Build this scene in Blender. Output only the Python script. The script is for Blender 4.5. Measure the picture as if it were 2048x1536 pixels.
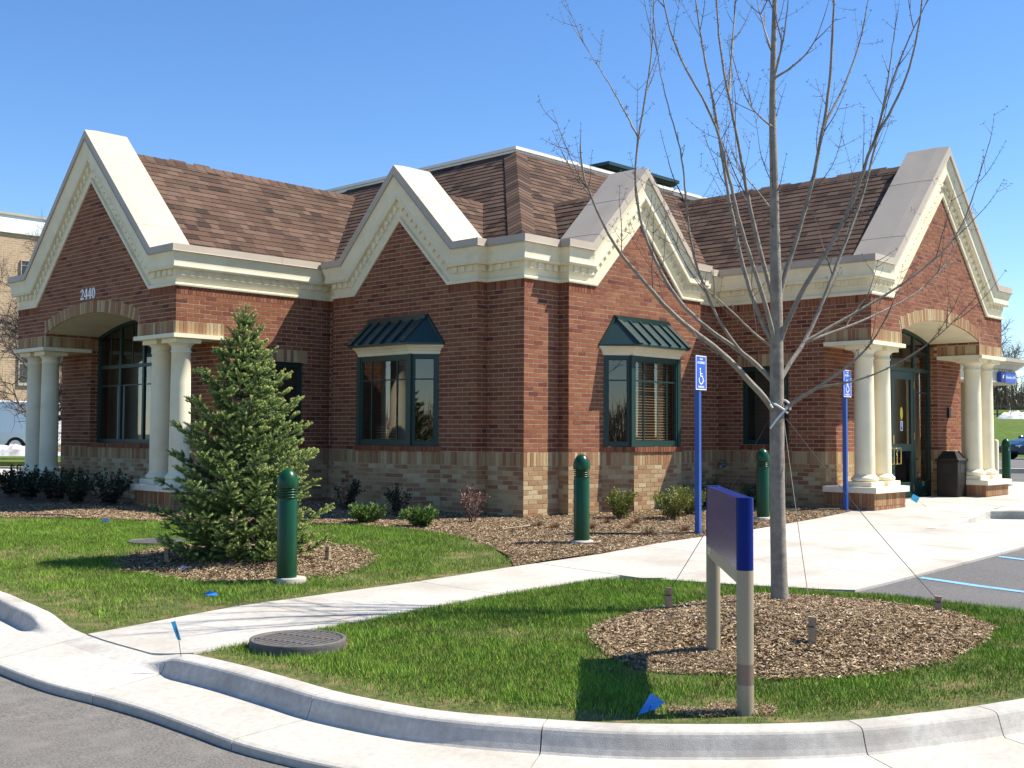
import bpy, bmesh, math, random
import numpy as np
from mathutils import Vector, Matrix
random.seed(7)
RNG = np.random.default_rng(11)
SC = bpy.context.scene
COL = SC.collection
for _o in list(bpy.data.objects):
    bpy.data.objects.remove(_o, do_unlink=True)

# ------------------------------------------------------------------ camera
CAM = Vector((-11.986, -11.112, 1.206))
RV = Vector((0.68722, -0.72643, 0.00506)); UV = Vector((-0.03516, -0.02631, 0.99904)); FV = Vector((0.72559, 0.68674, 0.04362))
cam_d = bpy.data.cameras.new('camera'); cam = bpy.data.objects.new('camera', cam_d); COL.objects.link(cam)
cam_d.sensor_width = 36.0; cam_d.lens = 36.0 * 2290.9 / 2048.0
cam_d.clip_start = 0.05; cam_d.clip_end = 3000
cam.matrix_world = Matrix(((RV.x, UV.x, -FV.x, CAM.x), (RV.y, UV.y, -FV.y, CAM.y), (RV.z, UV.z, -FV.z, CAM.z), (0, 0, 0, 1)))
SC.camera = cam
SC.render.resolution_x = 1024; SC.render.resolution_y = 768
SC.render.engine = 'CYCLES'
# ------------------------------------------------------------------ light
SUN_DIR = Vector((0.785 * 0.609, -0.62 * 0.609, 0.793)).normalized()      # towards the sun
SUN_EL = math.asin(SUN_DIR.z)
world = bpy.data.worlds.new('World'); SC.world = world; world.use_nodes = True
wn = world.node_tree.nodes; wl = world.node_tree.links; wn.clear()
sky = wn.new('ShaderNodeTexSky'); sky.sky_type = 'NISHITA'; sky.sun_disc = False
sky.sun_elevation = SUN_EL; sky.sun_rotation = math.atan2(SUN_DIR.x, SUN_DIR.y)
sky.altitude = 200; sky.air_density = 1.0; sky.dust_density = 0.0; sky.ozone_density = 4.0
bg = wn.new('ShaderNodeBackground'); bg.inputs['Strength'].default_value = 0.106
wo = wn.new('ShaderNodeOutputWorld'); hs = wn.new('ShaderNodeHueSaturation'); hs.inputs['Saturation'].default_value = 1.18; hs.inputs['Hue'].default_value = .505; hs.inputs['Value'].default_value = 1.0; wl.new(sky.outputs[0], hs.inputs['Color']); wl.new(hs.outputs[0], bg.inputs[0]); wl.new(bg.outputs[0], wo.inputs[0])
sun_d = bpy.data.lights.new('sun', 'SUN'); sun_d.energy = 5.0; sun_d.angle = math.radians(0.53); sun_d.color = (1.0, 0.95, 0.85)
sun = bpy.data.objects.new('sun', sun_d); COL.objects.link(sun)
sun.rotation_euler = (-SUN_DIR).to_track_quat('-Z', 'Y').to_euler(); sun.location = (20, -15, 30)
SC.view_settings.view_transform = 'Standard'; SC.view_settings.look = 'None'
SC.view_settings.exposure = 0.86; SC.view_settings.gamma = 1.0

# ------------------------------------------------------------------ helpers
def tag(o, label=None, cat=None, group=None, kind=None):
    if label: o['label'] = label
    if cat: o['category'] = cat
    if group: o['group'] = group
    if kind: o['kind'] = kind
    return o

def empty(name, loc=(0, 0, 0), rz=0.0, label=None, cat=None, group=None):
    o = bpy.data.objects.new(name, None); COL.objects.link(o)
    o.location = loc; o.rotation_euler = (0, 0, rz); o.empty_display_size = 0.2
    return tag(o, label, cat, group)

def obj(name, me, mat=None, parent=None, loc=None):
    o = bpy.data.objects.new(name, me); COL.objects.link(o)
    if mat is not None and len(me.materials) == 0: me.materials.append(mat)
    if parent is not None: o.parent = parent
    if loc is not None: o.location = loc
    return o

def copy_tree(o, parent=None):
    c = o.copy(); COL.objects.link(c); c.parent = parent
    for ch in list(o.children): copy_tree(ch, c)
    return c

class MB:
    """collects faces of one mesh; side 'R' mirrors the plan about the building's diagonal"""
    def __init__(s, side='L'): s.v = []; s.f = []; s.c = []; s.side = side; s.sm = []
    def P(s, p):
        p = tuple(p)
        s.v.append((p[1], p[0], p[2]) if s.side == 'R' else p); return len(s.v) - 1
    def F(s, idx, col=None, smooth=False):
        idx = list(idx)
        if s.side == 'R': idx.reverse()
        s.f.append(idx); s.c.append(col or (1, 1, 1)); s.sm.append(smooth)
    def poly(s, pts, col=None): s.F([s.P(p) for p in pts], col)
    def hexa(s, p, col=None):            # p: bottom ring 0-3 (ccw from above), top ring 4-7
        i = [s.P(q) for q in p]
        for q in ((3, 2, 1, 0), (4, 5, 6, 7), (0, 1, 5, 4), (1, 2, 6, 5), (2, 3, 7, 6), (3, 0, 4, 7)): s.F([i[k] for k in q], col)
    def box(s, x0, x1, y0, y1, z0, z1, col=None):
        s.hexa([(x0, y0, z0), (x1, y0, z0), (x1, y1, z0), (x0, y1, z0), (x0, y0, z1), (x1, y0, z1), (x1, y1, z1), (x0, y1, z1)], col)
    def bevbox(s, x0, x1, y0, y1, z0, z1, b=.01, col=None):     # box with chamfered vertical edges and top
        r = [(x0 + b, y0), (x1 - b, y0), (x1, y0 + b), (x1, y1 - b), (x1 - b, y1), (x0 + b, y1), (x0, y1 - b), (x0, y0 + b)]
        cx, cy = (x0 + x1) / 2, (y0 + y1) / 2
        sh = lambda p: (p[0] + (b if p[0] < cx else -b), p[1] + (b if p[1] < cy else -b))
        s.loft([[(p[0], p[1], z0) for p in r], [(p[0], p[1], z1 - b) for p in r], [(*sh(p), z1) for p in r]], col=col)
    def loft(s, rings, closed=True, caps=True, col=None, smooth=False):
        ids = [[s.P(p) for p in r] for r in rings]; n = len(ids[0])
        for a, b in zip(ids[:-1], ids[1:]):
            for k in range(n if closed else n - 1):
                s.F((a[k], a[(k + 1) % n], b[(k + 1) % n], b[k]), col, smooth)
        if caps and closed:
            if smooth: s.F([s.P(p) for p in reversed(rings[0])], col); s.F([s.P(p) for p in rings[-1]], col)
            else: s.F(list(reversed(ids[0])), col); s.F(ids[-1], col)
    def lathe(s, prof, c=(0, 0), n=20, col=None, smooth=True, caps=True):
        s.loft([[(c[0] + r * math.cos(2 * math.pi * k / n), c[1] + r * math.sin(2 * math.pi * k / n), z) for k in range(n)] for r, z in prof], col=col, smooth=smooth, caps=caps)
    def tube(s, pts, rad, n=6, col=None, smooth=True, caps=True):
        pts = [Vector(p) for p in pts]
        if not hasattr(rad, '__len__'): rad = [rad] * len(pts)
        rings = []; up = Vector((0.123, 0.31, 0.9)).normalized()
        for i, p in enumerate(pts):
            d = (pts[min(i + 1, len(pts) - 1)] - pts[max(i - 1, 0)]).normalized()
            if abs(d.dot(up)) > .97: up = Vector((1, .1, 0)).normalized()
            x = d.cross(up).normalized(); y = x.cross(d)      # reversed frame keeps normals outward
            rings.append([p + (x * math.cos(2 * math.pi * k / n) - y * math.sin(2 * math.pi * k / n)) * rad[i] for k in range(n)])
        s.loft(rings, col=col, smooth=smooth, caps=caps)
    def mesh(s, name='mesh'):
        me = bpy.data.meshes.new(name); me.from_pydata(s.v, [], s.f)
        at = me.attributes.new('Col', 'FLOAT_COLOR', 'FACE')
        a = np.ones((len(s.f), 4), np.float32); a[:, :3] = np.array(s.c, np.float32) if s.c else 1
        at.data.foreach_set('color', a.ravel())
        if any(s.sm): me.polygons.foreach_set('use_smooth', s.sm)
        me.update(); return me
    def build(s, name, mat, parent=None, loc=None): return obj(name, s.mesh(name), mat, parent, loc)

def np_mesh(name, verts, faces_n, idx, cols=None):
    """fast mesh: verts (N,3), faces all with faces_n corners"""
    me = bpy.data.meshes.new(name); nf = len(idx) // faces_n
    me.vertices.add(len(verts)); me.vertices.foreach_set('co', np.asarray(verts, np.float32).ravel())
    me.loops.add(len(idx)); me.loops.foreach_set('vertex_index', np.asarray(idx, np.int32))
    me.polygons.add(nf); me.polygons.foreach_set('loop_start', np.arange(0, nf * faces_n, faces_n, dtype=np.int32))
    if cols is not None:
        at = me.attributes.new('Col', 'FLOAT_COLOR', 'FACE'); a = np.ones((nf, 4), np.float32); a[:, :3] = cols
        at.data.foreach_set('color', a.ravel())
    me.update(calc_edges=True); return me

# ------------------------------------------------------------------ materials
MATS = {}
def pm(name, base, var=.12, scale=6.0, rough=.7, bump=0.0, bscale=40.0, metal=0.0, attr=False, spec=.5, coat=0.0, second=None, sscale=1.2, sfac=.5, coords='Object', det=4.0, objvar=0.0):
    m = bpy.data.materials.new(name); m.use_nodes = True; nt = m.node_tree; N = nt.nodes; Lk = nt.links
    p = N['Principled BSDF']; p.inputs['Roughness'].default_value = rough; p.inputs['Metallic'].default_value = metal
    p.inputs['Specular IOR Level'].default_value = spec; p.inputs['Coat Weight'].default_value = coat
    tc = N.new('ShaderNodeTexCoord'); nz = N.new('ShaderNodeTexNoise'); nz.inputs['Scale'].default_value = scale; nz.inputs['Detail'].default_value = det
    src = tc.outputs['Object']
    if coords == 'World':
        g = N.new('ShaderNodeNewGeometry'); src = g.outputs['Position']
    Lk.new(src, nz.inputs['Vector'])
    mr = N.new('ShaderNodeMapRange'); mr.inputs[1].default_value = .25; mr.inputs[2].default_value = .75; mr.inputs[3].default_value = 1 - var; mr.inputs[4].default_value = 1 + var
    Lk.new(nz.outputs['Fac'], mr.inputs[0])
    mul = N.new('ShaderNodeMixRGB'); mul.blend_type = 'MULTIPLY'; mul.inputs[0].default_value = 1.0
    if attr:
        at = N.new('ShaderNodeAttribute'); at.attribute_name = 'Col'; Lk.new(at.outputs['Color'], mul.inputs[1])
    else: mul.inputs[1].default_value = (*base, 1)
    Lk.new(mr.outputs[0], mul.inputs[2]); out = mul.outputs[0]
    if second:
        n2 = N.new('ShaderNodeTexNoise'); n2.inputs['Scale'].default_value = sscale; n2.inputs['Detail'].default_value = 6; Lk.new(src, n2.inputs['Vector'])
        r2 = N.new('ShaderNodeMapRange'); r2.inputs[1].default_value = .48; r2.inputs[2].default_value = .68; r2.inputs[3].default_value = 0; r2.inputs[4].default_value = sfac
        Lk.new(n2.outputs['Fac'], r2.inputs[0]); mx = N.new('ShaderNodeMixRGB'); Lk.new(r2.outputs[0], mx.inputs[0]); Lk.new(out, mx.inputs[1]); mx.inputs[2].default_value = (*second, 1); out = mx.outputs[0]
    if objvar:
        oi = N.new('ShaderNodeObjectInfo'); ov = N.new('ShaderNodeMapRange'); ov.inputs[3].default_value = 1 - objvar; ov.inputs[4].default_value = 1 + objvar; Lk.new(oi.outputs['Random'], ov.inputs[0])
        mo = N.new('ShaderNodeMixRGB'); mo.blend_type = 'MULTIPLY'; mo.inputs[0].default_value = 1.0; Lk.new(out, mo.inputs[1]); Lk.new(ov.outputs[0], mo.inputs[2]); out = mo.outputs[0]
    Lk.new(out, p.inputs['Base Color'])
    if bump > 0:
        bn = N.new('ShaderNodeTexNoise'); bn.inputs['Scale'].default_value = bscale; bn.inputs['Detail'].default_value = 5; Lk.new(src, bn.inputs['Vector'])
        b = N.new('ShaderNodeBump'); b.inputs['Strength'].default_value = bump; b.inputs['Distance'].default_value = .01; Lk.new(bn.outputs['Fac'], b.inputs['Height']); Lk.new(b.outputs[0], p.inputs['Normal'])
    MATS[name] = m; return m

def glass(name, tint=(.75, .80, .78), ior=1.75, rough=0.0):
    m = bpy.data.materials.new(name); m.use_nodes = True; nt = m.node_tree; N = nt.nodes; N.clear()
    o = N.new('ShaderNodeOutputMaterial'); mx = N.new('ShaderNodeMixShader'); t = N.new('ShaderNodeBsdfTransparent'); g = N.new('ShaderNodeBsdfGlossy'); fr = N.new('ShaderNodeFresnel')
    ge = N.new('ShaderNodeNewGeometry'); mr = N.new('ShaderNodeMapRange'); mr.inputs[3].default_value = ior; mr.inputs[4].default_value = 1 / ior; nt.links.new(ge.outputs['Backfacing'], mr.inputs[0]); nt.links.new(mr.outputs[0], fr.inputs[0]); t.inputs[0].default_value = (*tint, 1); g.inputs[0].default_value = (1, 1, 1, 1); g.inputs['Roughness'].default_value = rough
    nt.links.new(fr.outputs[0], mx.inputs[0]); nt.links.new(t.outputs[0], mx.inputs[1]); nt.links.new(g.outputs[0], mx.inputs[2]); nt.links.new(mx.outputs[0], o.inputs[0])
    MATS[name] = m; return m

M_BRICK = pm('brick', (1, 1, 1), var=.16, scale=45, rough=.88, bump=.35, bscale=120, attr=True, spec=.25, coords='World')
M_MORTAR = pm('mortar', (.42, .335, .23), var=.12, scale=30, rough=.95, bump=.3, bscale=150, spec=.1, coords='World')
M_CREAM = pm('cream_stucco', (.79, .715, .505), var=.05, scale=2.5, rough=.75, bump=.10, bscale=160, spec=.25, second=(.60, .51, .33), sscale=3.2, sfac=.32, coords='World')
M_STONE = pm('limestone', (.74, .68, .54), var=.06, scale=8, rough=.8, bump=.1, bscale=90, spec=.25, coords='World')
M_COPING = pm('coping_metal', (.46, .39, .305), var=.06, scale=2.2, second=(.38, .315, .24), sscale=1.4, sfac=.4, rough=.55, spec=.35, coords='World')
M_SHINGLE = pm('shingle', (1, 1, 1), var=.18, scale=60, rough=.95, bump=.4, bscale=220, attr=True, spec=.12, coords='World')
M_DECK = pm('roof_felt', (.055, .038, .03), rough=.95)
M_GREEN = pm('green_metal', (.010, .040, .032), var=.06, scale=3, rough=.42, spec=.5)
M_CANOPY = pm('canopy_metal', (.014, .038, .034), var=.07, scale=3, rough=.30, spec=.5)
M_GLASS = glass('window_glass', ior=1.95)
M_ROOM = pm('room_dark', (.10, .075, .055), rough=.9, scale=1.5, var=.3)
M_BLIND = pm('wood_blind', (.30, .15, .075), rough=.55, var=.2, scale=4)
M_WHITE = pm('white_enamel', (.82, .82, .80), var=.02, rough=.4)
M_BRASS = pm('brass', (.72, .53, .20), metal=1.0, rough=.25, var=.05)
M_TRIM = pm('roof_edge_trim', (.80, .76, .66), var=.03, rough=.5)
# ------------------------------------------------------------------ bank building
CR = .0677; WT = .942; HF = 3.44; MJ = .0115
SIDES = {'L': dict(BW=4.50, d=2.92, W=5.55, q=.855), 'R': dict(BW=4.94, d=2.865, W=5.445, q=.80)}
BANK = empty('bank_building', (0, 0, 0), 0, 'red brick bank with cream gabled cornices, paired columns and brown shingle roof', 'building')
RED = [(.252, .088, .042), (.282, .104, .050), (.225, .071, .037), (.185, .054, .031), (.308, .122, .060), (.262, .096, .048), (.14, .042, .027)]
REDW = [6, 6, 5, 2, 2, 5, .6]
TAN = [(.41, .285, .150), (.46, .345, .19), (.34, .195, .100), (.30, .148, .078), (.50, .40, .24), (.37, .235, .125)]
TANW = [4, 3, 4, 3, 2, 3]
RED = [tuple(v * .90 for v in c) for c in RED]; TAN = [tuple(v * f for v, f in zip(c, (.93, .90, .86))) for c in TAN]
BRICKS = []          # (wall, ta, tb, za, zb, proud, colour)
WALLS = []

def mp(side, p): return (p[1], p[0], p[2]) if side == 'R' else (p[0], p[1], p[2])

class Wall:
    def __init__(w, side, O, T, N, t0, t1, z0, top, holes=(), excl=(), out_iv=None, breaks=(), name='wall', back=True):
        w.side, w.O, w.T, w.N, w.t0, w.t1, w.z0 = side, O, T, N, t0, t1, z0
        w.top = top if callable(top) else (lambda t, _z=top: _z)
        w.holes = list(holes); w.excl = list(excl); w.out_iv = out_iv
        WALLS.append(w); w.ob = None
        if back:
            ts = {t0, t1, *breaks}
            for h in w.holes: ts |= set(h.ts())
            ts = sorted(t for t in ts if t0 <= t <= t1); mb = MB(side)
            for a, b in zip(ts[:-1], ts[1:]):
                if b - a < 1e-5: continue
                m = (a + b) / 2; segs = [(z0, 'b', None)]
                hs = sorted([h for h in w.holes if h.zs(m)], key=lambda h: h.zs(m)[0])
                lo = lambda t: z0
                for h in hs:
                    za = h.zs(m)[0]
                    if za > lo(m) + 1e-4: w.quad(mb, a, b, lo, lambda t, h=h: h.zs2(t)[0])
                    lo = (lambda t, h=h: h.zs2(t)[1])
                if w.top(m) > lo(m) + 1e-4: w.quad(mb, a, b, lo, w.top)
            w.ob = mb.build(name, M_MORTAR, BANK)
    def quad(w, mb, a, b, lo, hi): mb.poly([w.p(a, lo(a), -.002), w.p(b, lo(b), -.002), w.p(b, hi(b), -.002), w.p(a, hi(a), -.002)])
    def p(w, t, z, o): return (w.O[0] + w.T[0] * t + w.N[0] * o, w.O[1] + w.T[1] * t + w.N[1] * o, z)
    def fbox(w, mb, ta, tb, za, zb, oa, ob, col=None):
        mb.hexa([w.p(ta, za, oa), w.p(tb, za, oa), w.p(tb, za, ob), w.p(ta, za, ob), w.p(ta, zb, oa), w.p(tb, zb, oa), w.p(tb, zb, ob), w.p(ta, zb, ob)], col)
    def ivs(w, z, za, zb, holes=True):
        iv = [(w.t0, w.t1)]
        if w.out_iv:
            o = w.out_iv(z)
            if o is None: return []
            iv = [(max(w.t0, o[0]), min(w.t1, o[1]))]
        cuts = [h.iv(z) for h in w.holes] if holes else []
        cuts += [(e[0], e[1]) for e in w.excl if e[2] < z < e[3]]
        for c in cuts:
            if not c: continue
            n = []
            for a, b in iv:
                if c[1] <= a or c[0] >= b: n.append((a, b)); continue
                if c[0] > a: n.append((a, c[0]))
                if c[1] < b: n.append((c[1], b))
            iv = n
        return iv
    def put(w, ta, tb, za, zb, col, o=0.0): BRICKS.append((w, ta, tb, za, zb, o + random.uniform(.0002, .0028), col))
    def running(w, za, zb, pal, wts, L=.203, h=CR, phase=0.0, origin=WT):
        k0 = math.floor((za - origin) / h + 1e-3); k1 = math.ceil((zb - origin) / h - 1e-3)
        for k in range(k0, k1):
            a, b = max(za, origin + k * h), min(zb, origin + (k + 1) * h)
            if b - a < .02: continue
            zc = (a + b) / 2; iv = w.ivs(zc, a, b)
            if not iv: continue
            off = phase + (0 if k % 2 == 0 else L / 2); n0 = math.floor((w.t0 - off) / L) - 1
            n = n0
            while off + n * L < w.t1:
                u0, u1 = off + n * L, off + (n + 1) * L; n += 1
                for s, e in iv:
                    x0, x1 = max(u0, s), min(u1, e)
                    if x1 - x0 < .028: continue
                    col = random.choices(pal, wts)[0]
                    w.put(x0 + (MJ / 2 if x0 > w.t0 + 1e-6 else .001), x1 - (MJ / 2 if x1 < w.t1 - 1e-6 else .001), a + MJ / 2, b - MJ / 2, col)
    def soldier(w, ta, tb, za, zb, pal, wts, pitch=CR, o=0.0):
        n = max(1, round((tb - ta) / pitch)); s = (tb - ta) / n
        for k in range(n):
            a = ta + k * s; zc = (za + zb) / 2
            if any(i and i[0] < a + s / 2 < i[1] for i in [h.iv(zc) for h in w.holes]): continue
            w.put(a + .004 * (k > 0) + .001, a + s - .004, za + .004, zb - .004, random.choices(pal, wts)[0], o)

class Rect:
    def __init__(s, ta, tb, za, zb): s.a, s.b, s.za, s.zb = ta, tb, za, zb
    def ts(s): return [s.a, s.b]
    def iv(s, z): return (s.a, s.b) if s.za < z < s.zb else None
    def zs(s, t): return (s.za, s.zb) if s.a < t < s.b else None
    def zs2(s, t): return (s.za, s.zb)
class Arch:
    def __init__(s, tc, half, za, zsp, rise):
        s.tc, s.h, s.za, s.zsp, s.rise = tc, half, za, zsp, rise
        s.R = (half * half + rise * rise) / (2 * rise); s.cz = zsp + rise - s.R
    def ts(s): return [s.tc + s.h * math.sin(k / 12 * math.pi / 2) for k in range(-12, 13)]
    def zt(s, t): return s.cz + math.sqrt(max(0, s.R ** 2 - min(abs(t - s.tc), s.h) ** 2))
    def iv(s, z):
        if z <= s.za or z >= s.zsp + s.rise + .6 * CR: return None
        zz = max(z - .6 * CR, s.zsp); h = s.h if z < s.zsp else math.sqrt(max(0, s.R ** 2 - (zz - s.cz) ** 2)); return (s.tc - h, s.tc + h)
    def zs(s, t): return (s.za, s.zt(t)) if abs(t - s.tc) < s.h else None
    def zs2(s, t): return (s.za, s.zt(t))

def arch_bricks(w, ar, th=.20, n=50):
    a0 = math.asin(ar.h / ar.R); mb = ARCHMB
    for k in range(n):
        f0, f1 = -a0 + 2 * a0 * k / n + .0009, -a0 + 2 * a0 * (k + 1) / n - .0009
        q = []
        for o in (-.02, .004 + random.uniform(0, .003)):
            q += [w.p(ar.tc + r * math.sin(f), ar.cz + r * math.cos(f), o) for r, f in ((ar.R + .002, f0), (ar.R + .002, f1), (ar.R + th, f1), (ar.R + th, f0))]
        mb.hexa([mp(w.side, p) for p in q], random.choices(TAN, TANW)[0])
ARCHMB = MB()

BASE_Z = -.30
def base_rows(w, phase=0.0):
    w.soldier(w.t0, w.t1, WT - .203, WT, TAN, TANW)
    w.running(BASE_Z, WT - .203, TAN, TANW, phase=phase, origin=WT - .203)
def head_row(w, a, b): w.soldier(a, b, WT + 35 * CR, HF + .02, RED, REDW, o=.002)
ZR = WT + 35 * CR
def gable_iv(ctr, apex, t0, t1):
    def f(z):
        if z < HF: return (t0, t1)
        h = apex + .03 - z
        return None if h <= .03 else (ctr - h, ctr + h)
    return f
def gable_top(ctr, half, apex, extra=.06):
    def f(t):
        return max(HF + .04, apex + extra - abs(t - ctr))
    return f

# ---- cornice, coping and dentils swept along each face
PROF = [(-.0, -.02), (0, .030), (.020, .036), (.046, .034), (.056, -.010), (.158, .012), (.160, .024), (.250, .028), (.252, .096), (.270, .101), (.278, .109), (.296, .111),
        (.304, .102), (.345, .103), (.385, .108), (.425, .119), (.460, .134), (.490, .143), (.513, .144), (.513, -.02)]
COPP = [(.505, .142), (.498, .168), (.504, .172), (.512, .158), (.615, .155), (.628, -.05), (.628, -.61), (.30, -.61)]
DENT = bpy.data.meshes.new('dentil')
_m = MB(); _m.hexa([(-.036, .028, -.044), (.036, .028, -.044), (.036, -.005, -.044), (-.036, -.005, -.044), (-.034, .026, .044), (.034, .026, .044), (.034, -.005, .044), (-.034, -.005, .044)])
DENT = _m.mesh('dentil'); DENT.materials.append(M_CREAM)

def sweep(side, w, path, eL, eR, prof, name, mat, parent=BANK):
    n = len(path); dirs = [Vector((path[i + 1][0] - path[i][0], path[i + 1][1] - path[i][1])).normalized() for i in range(n - 1)]
    mit = []
    for i in range(n):
        if i == 0 or i == n - 1: mit.append(Vector((0, 1)))
        else:
            n0 = Vector((-dirs[i - 1].y, dirs[i - 1].x)); n1 = Vector((-dirs[i].y, dirs[i].x)); m = (n0 + n1).normalized(); mit.append(m / m.dot(n1))
    mb = MB(side); rings = []
    for i, (t, z) in enumerate(path):
        r = []
        for nn, o in prof:
            tt = t + mit[i].x * nn; zz = z + mit[i].y * nn
            if i == 0: tt -= eL * o
            if i == n - 1: tt += eR * o
            r.append(w.p(tt, zz, o))
        rings.append(r)
    ids = [[mb.P(p) for p in r] for r in rings]
    for a, b in zip(ids[:-1], ids[1:]):
        for k in range(len(prof) - 1): mb.F((a[k], b[k], b[k + 1], a[k + 1]))
    for e, r in ((eL, ids[0]), (eR, ids[-1])):
        if e == 0: mb.F(r)
    return mb.build(name, mat, parent)

def cornice(side, w, path, eL, eR, coping=True):
    c = sweep(side, w, path, eL, eR, PROF, 'cornice', M_CREAM)
    if coping: sweep(side, w, path, eL, eR, COPP, 'coping', M_COPING)
    if coping:                                     # standing joints of the metal coping
        for i in range(len(path) - 1):
            p0, p1 = Vector(path[i]), Vector(path[i + 1]); L = (p1 - p0).length; dd = (p1 - p0).normalized(); nr = Vector((-dd.y, dd.x))
            if L < 1.1: continue
            for f in ((.30, .86) if abs(dd.y) > .1 and dd.y > 0 else (.16, .72) if abs(dd.y) > .1 else (.62,)):
                mb = MB(side); r0 = []
                for e in (0.0, .022):
                    r0.append([mb.P(w.p((p0 + dd * (L * f + e) + nr * (nn + .003)).x, (p0 + dd * (L * f + e) + nr * (nn + .003)).y, oo + (.003 if oo > .1 else 0))) for nn, oo in COPP[3:7]])
                for k in range(3): mb.F((r0[0][k], r0[1][k], r0[1][k + 1], r0[0][k + 1]))
                mb.F(r0[0]); mb.F(r0[1]); mb.build('coping_joint', M_COPING, c)
    for i in range(len(path) - 1):
        p0, p1 = Vector(path[i]), Vector(path[i + 1]); L = (p1 - p0).length; d = (p1 - p0).normalized(); nrm = Vector((-d.y, d.x))
        def cut(j, end):            # shorten at mitred joints
            if j in (0, len(path) - 1): return .02 + (.03 if (eL if j == 0 else eR) < 0 else 0)
            pv, nx = Vector(path[j]) - Vector(path[j - 1]), Vector(path[j + 1]) - Vector(path[j]); s = pv.cross(nx)
            return .03 + (.085 if s > 0 else -.075) if abs(pv.normalized().dot(nx.normalized())) > .5 else (.22 if s > 0 else -.16)
        a, b = cut(i, 0), L - cut(i + 1, 1); m = max(1, int((b - a) / .146))
        st = (b - a) / m
        if b - a < .09: continue
        for k in range(m):
            q = p0 + d * (a + st * (k + .5)) + nrm * .205
            pos = Vector(mp(side, w.p(q.x, q.y, .027)))
            dx = Vector(mp(side, (w.T[0] * d.x, w.T[1] * d.x, d.y))); dn = Vector(mp(side, (w.N[0], w.N[1], 0))); dz = Vector(mp(side, (w.T[0] * nrm.x, w.T[1] * nrm.x, nrm.y)))
            o = bpy.data.objects.new('dentil', DENT); COL.objects.link(o); o.parent = c
            if dx.cross(dn).dot(dz) < 0: dx = -dx
            o.matrix_local = Matrix(((dx.x, dn.x, dz.x, pos.x), (dx.y, dn.y, dz.y, pos.y), (dx.z, dn.z, dz.z, pos.z), (0, 0, 0, 1)))
    return c

# ---- windows
def frame(side, w, t0, t1, z0, z1, vb=(), hb=(), fw=.055, o0=-.05, o1=.0, mw=.022, name='window', glass_o=-.028, top=None, hseg=None, parent=BANK, blind=None):
    mb = MB(side)
    w.fbox(mb, t0, t0 + fw, z0, z1, o0, o1); w.fbox(mb, t1 - fw, t1, z0, z1, o0, o1)
    w.fbox(mb, t0 + fw, t1 - fw, z0, z0 + fw, o0 + .002, o1 - .002); w.fbox(mb, t0 + fw, t1 - fw, z1 - fw, z1, o0 + .002, o1 - .002)
    # inner sash bead
    s = .018
    for a, b, c, d in ((t0 + fw, t0 + fw + s, z0 + fw, z1 - fw), (t1 - fw - s, t1 - fw, z0 + fw, z1 - fw)): w.fbox(mb, a, b, c, d, o0 + .006, o1 - .014)
    for c, d in ((z0 + fw, z0 + fw + s), (z1 - fw - s, z1 - fw)): w.fbox(mb, t0 + fw + s, t1 - fw - s, c, d, o0 + .007, o1 - .015)
    f = mb.build(name, M_GREEN, parent)
    xs = [t0 + fw + s, *vb, t1 - fw - s]; zs = [z0 + fw + s, *hb, z1 - fw - s]
    g = MB(side); g.poly([w.p(xs[0], zs[0], glass_o), w.p(xs[-1], zs[0], glass_o), w.p(xs[-1], zs[-1], glass_o), w.p(xs[0], zs[-1], glass_o)]); g.build('pane', M_GLASS, f)
    for x in vb:
        m = MB(side); w.fbox(m, x - mw / 2, x + mw / 2, zs[0], zs[-1], glass_o - .008, glass_o + .012); m.build('muntin', M_GREEN, f)
    for z in hb:
        m = MB(side); w.fbox(m, xs[0], xs[-1], z - mw / 2, z + mw / 2, glass_o - .007, glass_o + .010); m.build('muntin', M_GREEN, f)
    if blind:
        m = MB(side); bz0, bz1, ang, (r0, r1) = blind; z = bz0
        x0, x1 = xs[0] + (xs[-1] - xs[0]) * r0, xs[0] + (xs[-1] - xs[0]) * r1
        while z < bz1:
            m.hexa([w.p(x0, z, -.15), w.p(x1, z, -.15), w.p(x1, z + ang, -.11), w.p(x0, z + ang, -.11), w.p(x0, z + .003, -.15), w.p(x1, z + .003, -.15), w.p(x1, z + ang + .003, -.11), w.p(x0, z + ang + .003, -.11)]); z += .042
        tag(m.build('blind', M_BLIND, f), kind='stuff')
    return f

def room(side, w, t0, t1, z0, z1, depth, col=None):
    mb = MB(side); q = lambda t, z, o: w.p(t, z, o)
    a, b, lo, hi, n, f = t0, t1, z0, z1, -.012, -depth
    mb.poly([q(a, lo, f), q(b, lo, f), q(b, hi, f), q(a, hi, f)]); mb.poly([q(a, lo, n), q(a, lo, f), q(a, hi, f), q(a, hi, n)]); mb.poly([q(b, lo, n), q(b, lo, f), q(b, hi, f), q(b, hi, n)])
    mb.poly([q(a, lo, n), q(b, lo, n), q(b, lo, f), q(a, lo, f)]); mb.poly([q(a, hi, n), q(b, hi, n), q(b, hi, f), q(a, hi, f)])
    mb.build('room_lining', M_ROOM, BANK)

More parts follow.
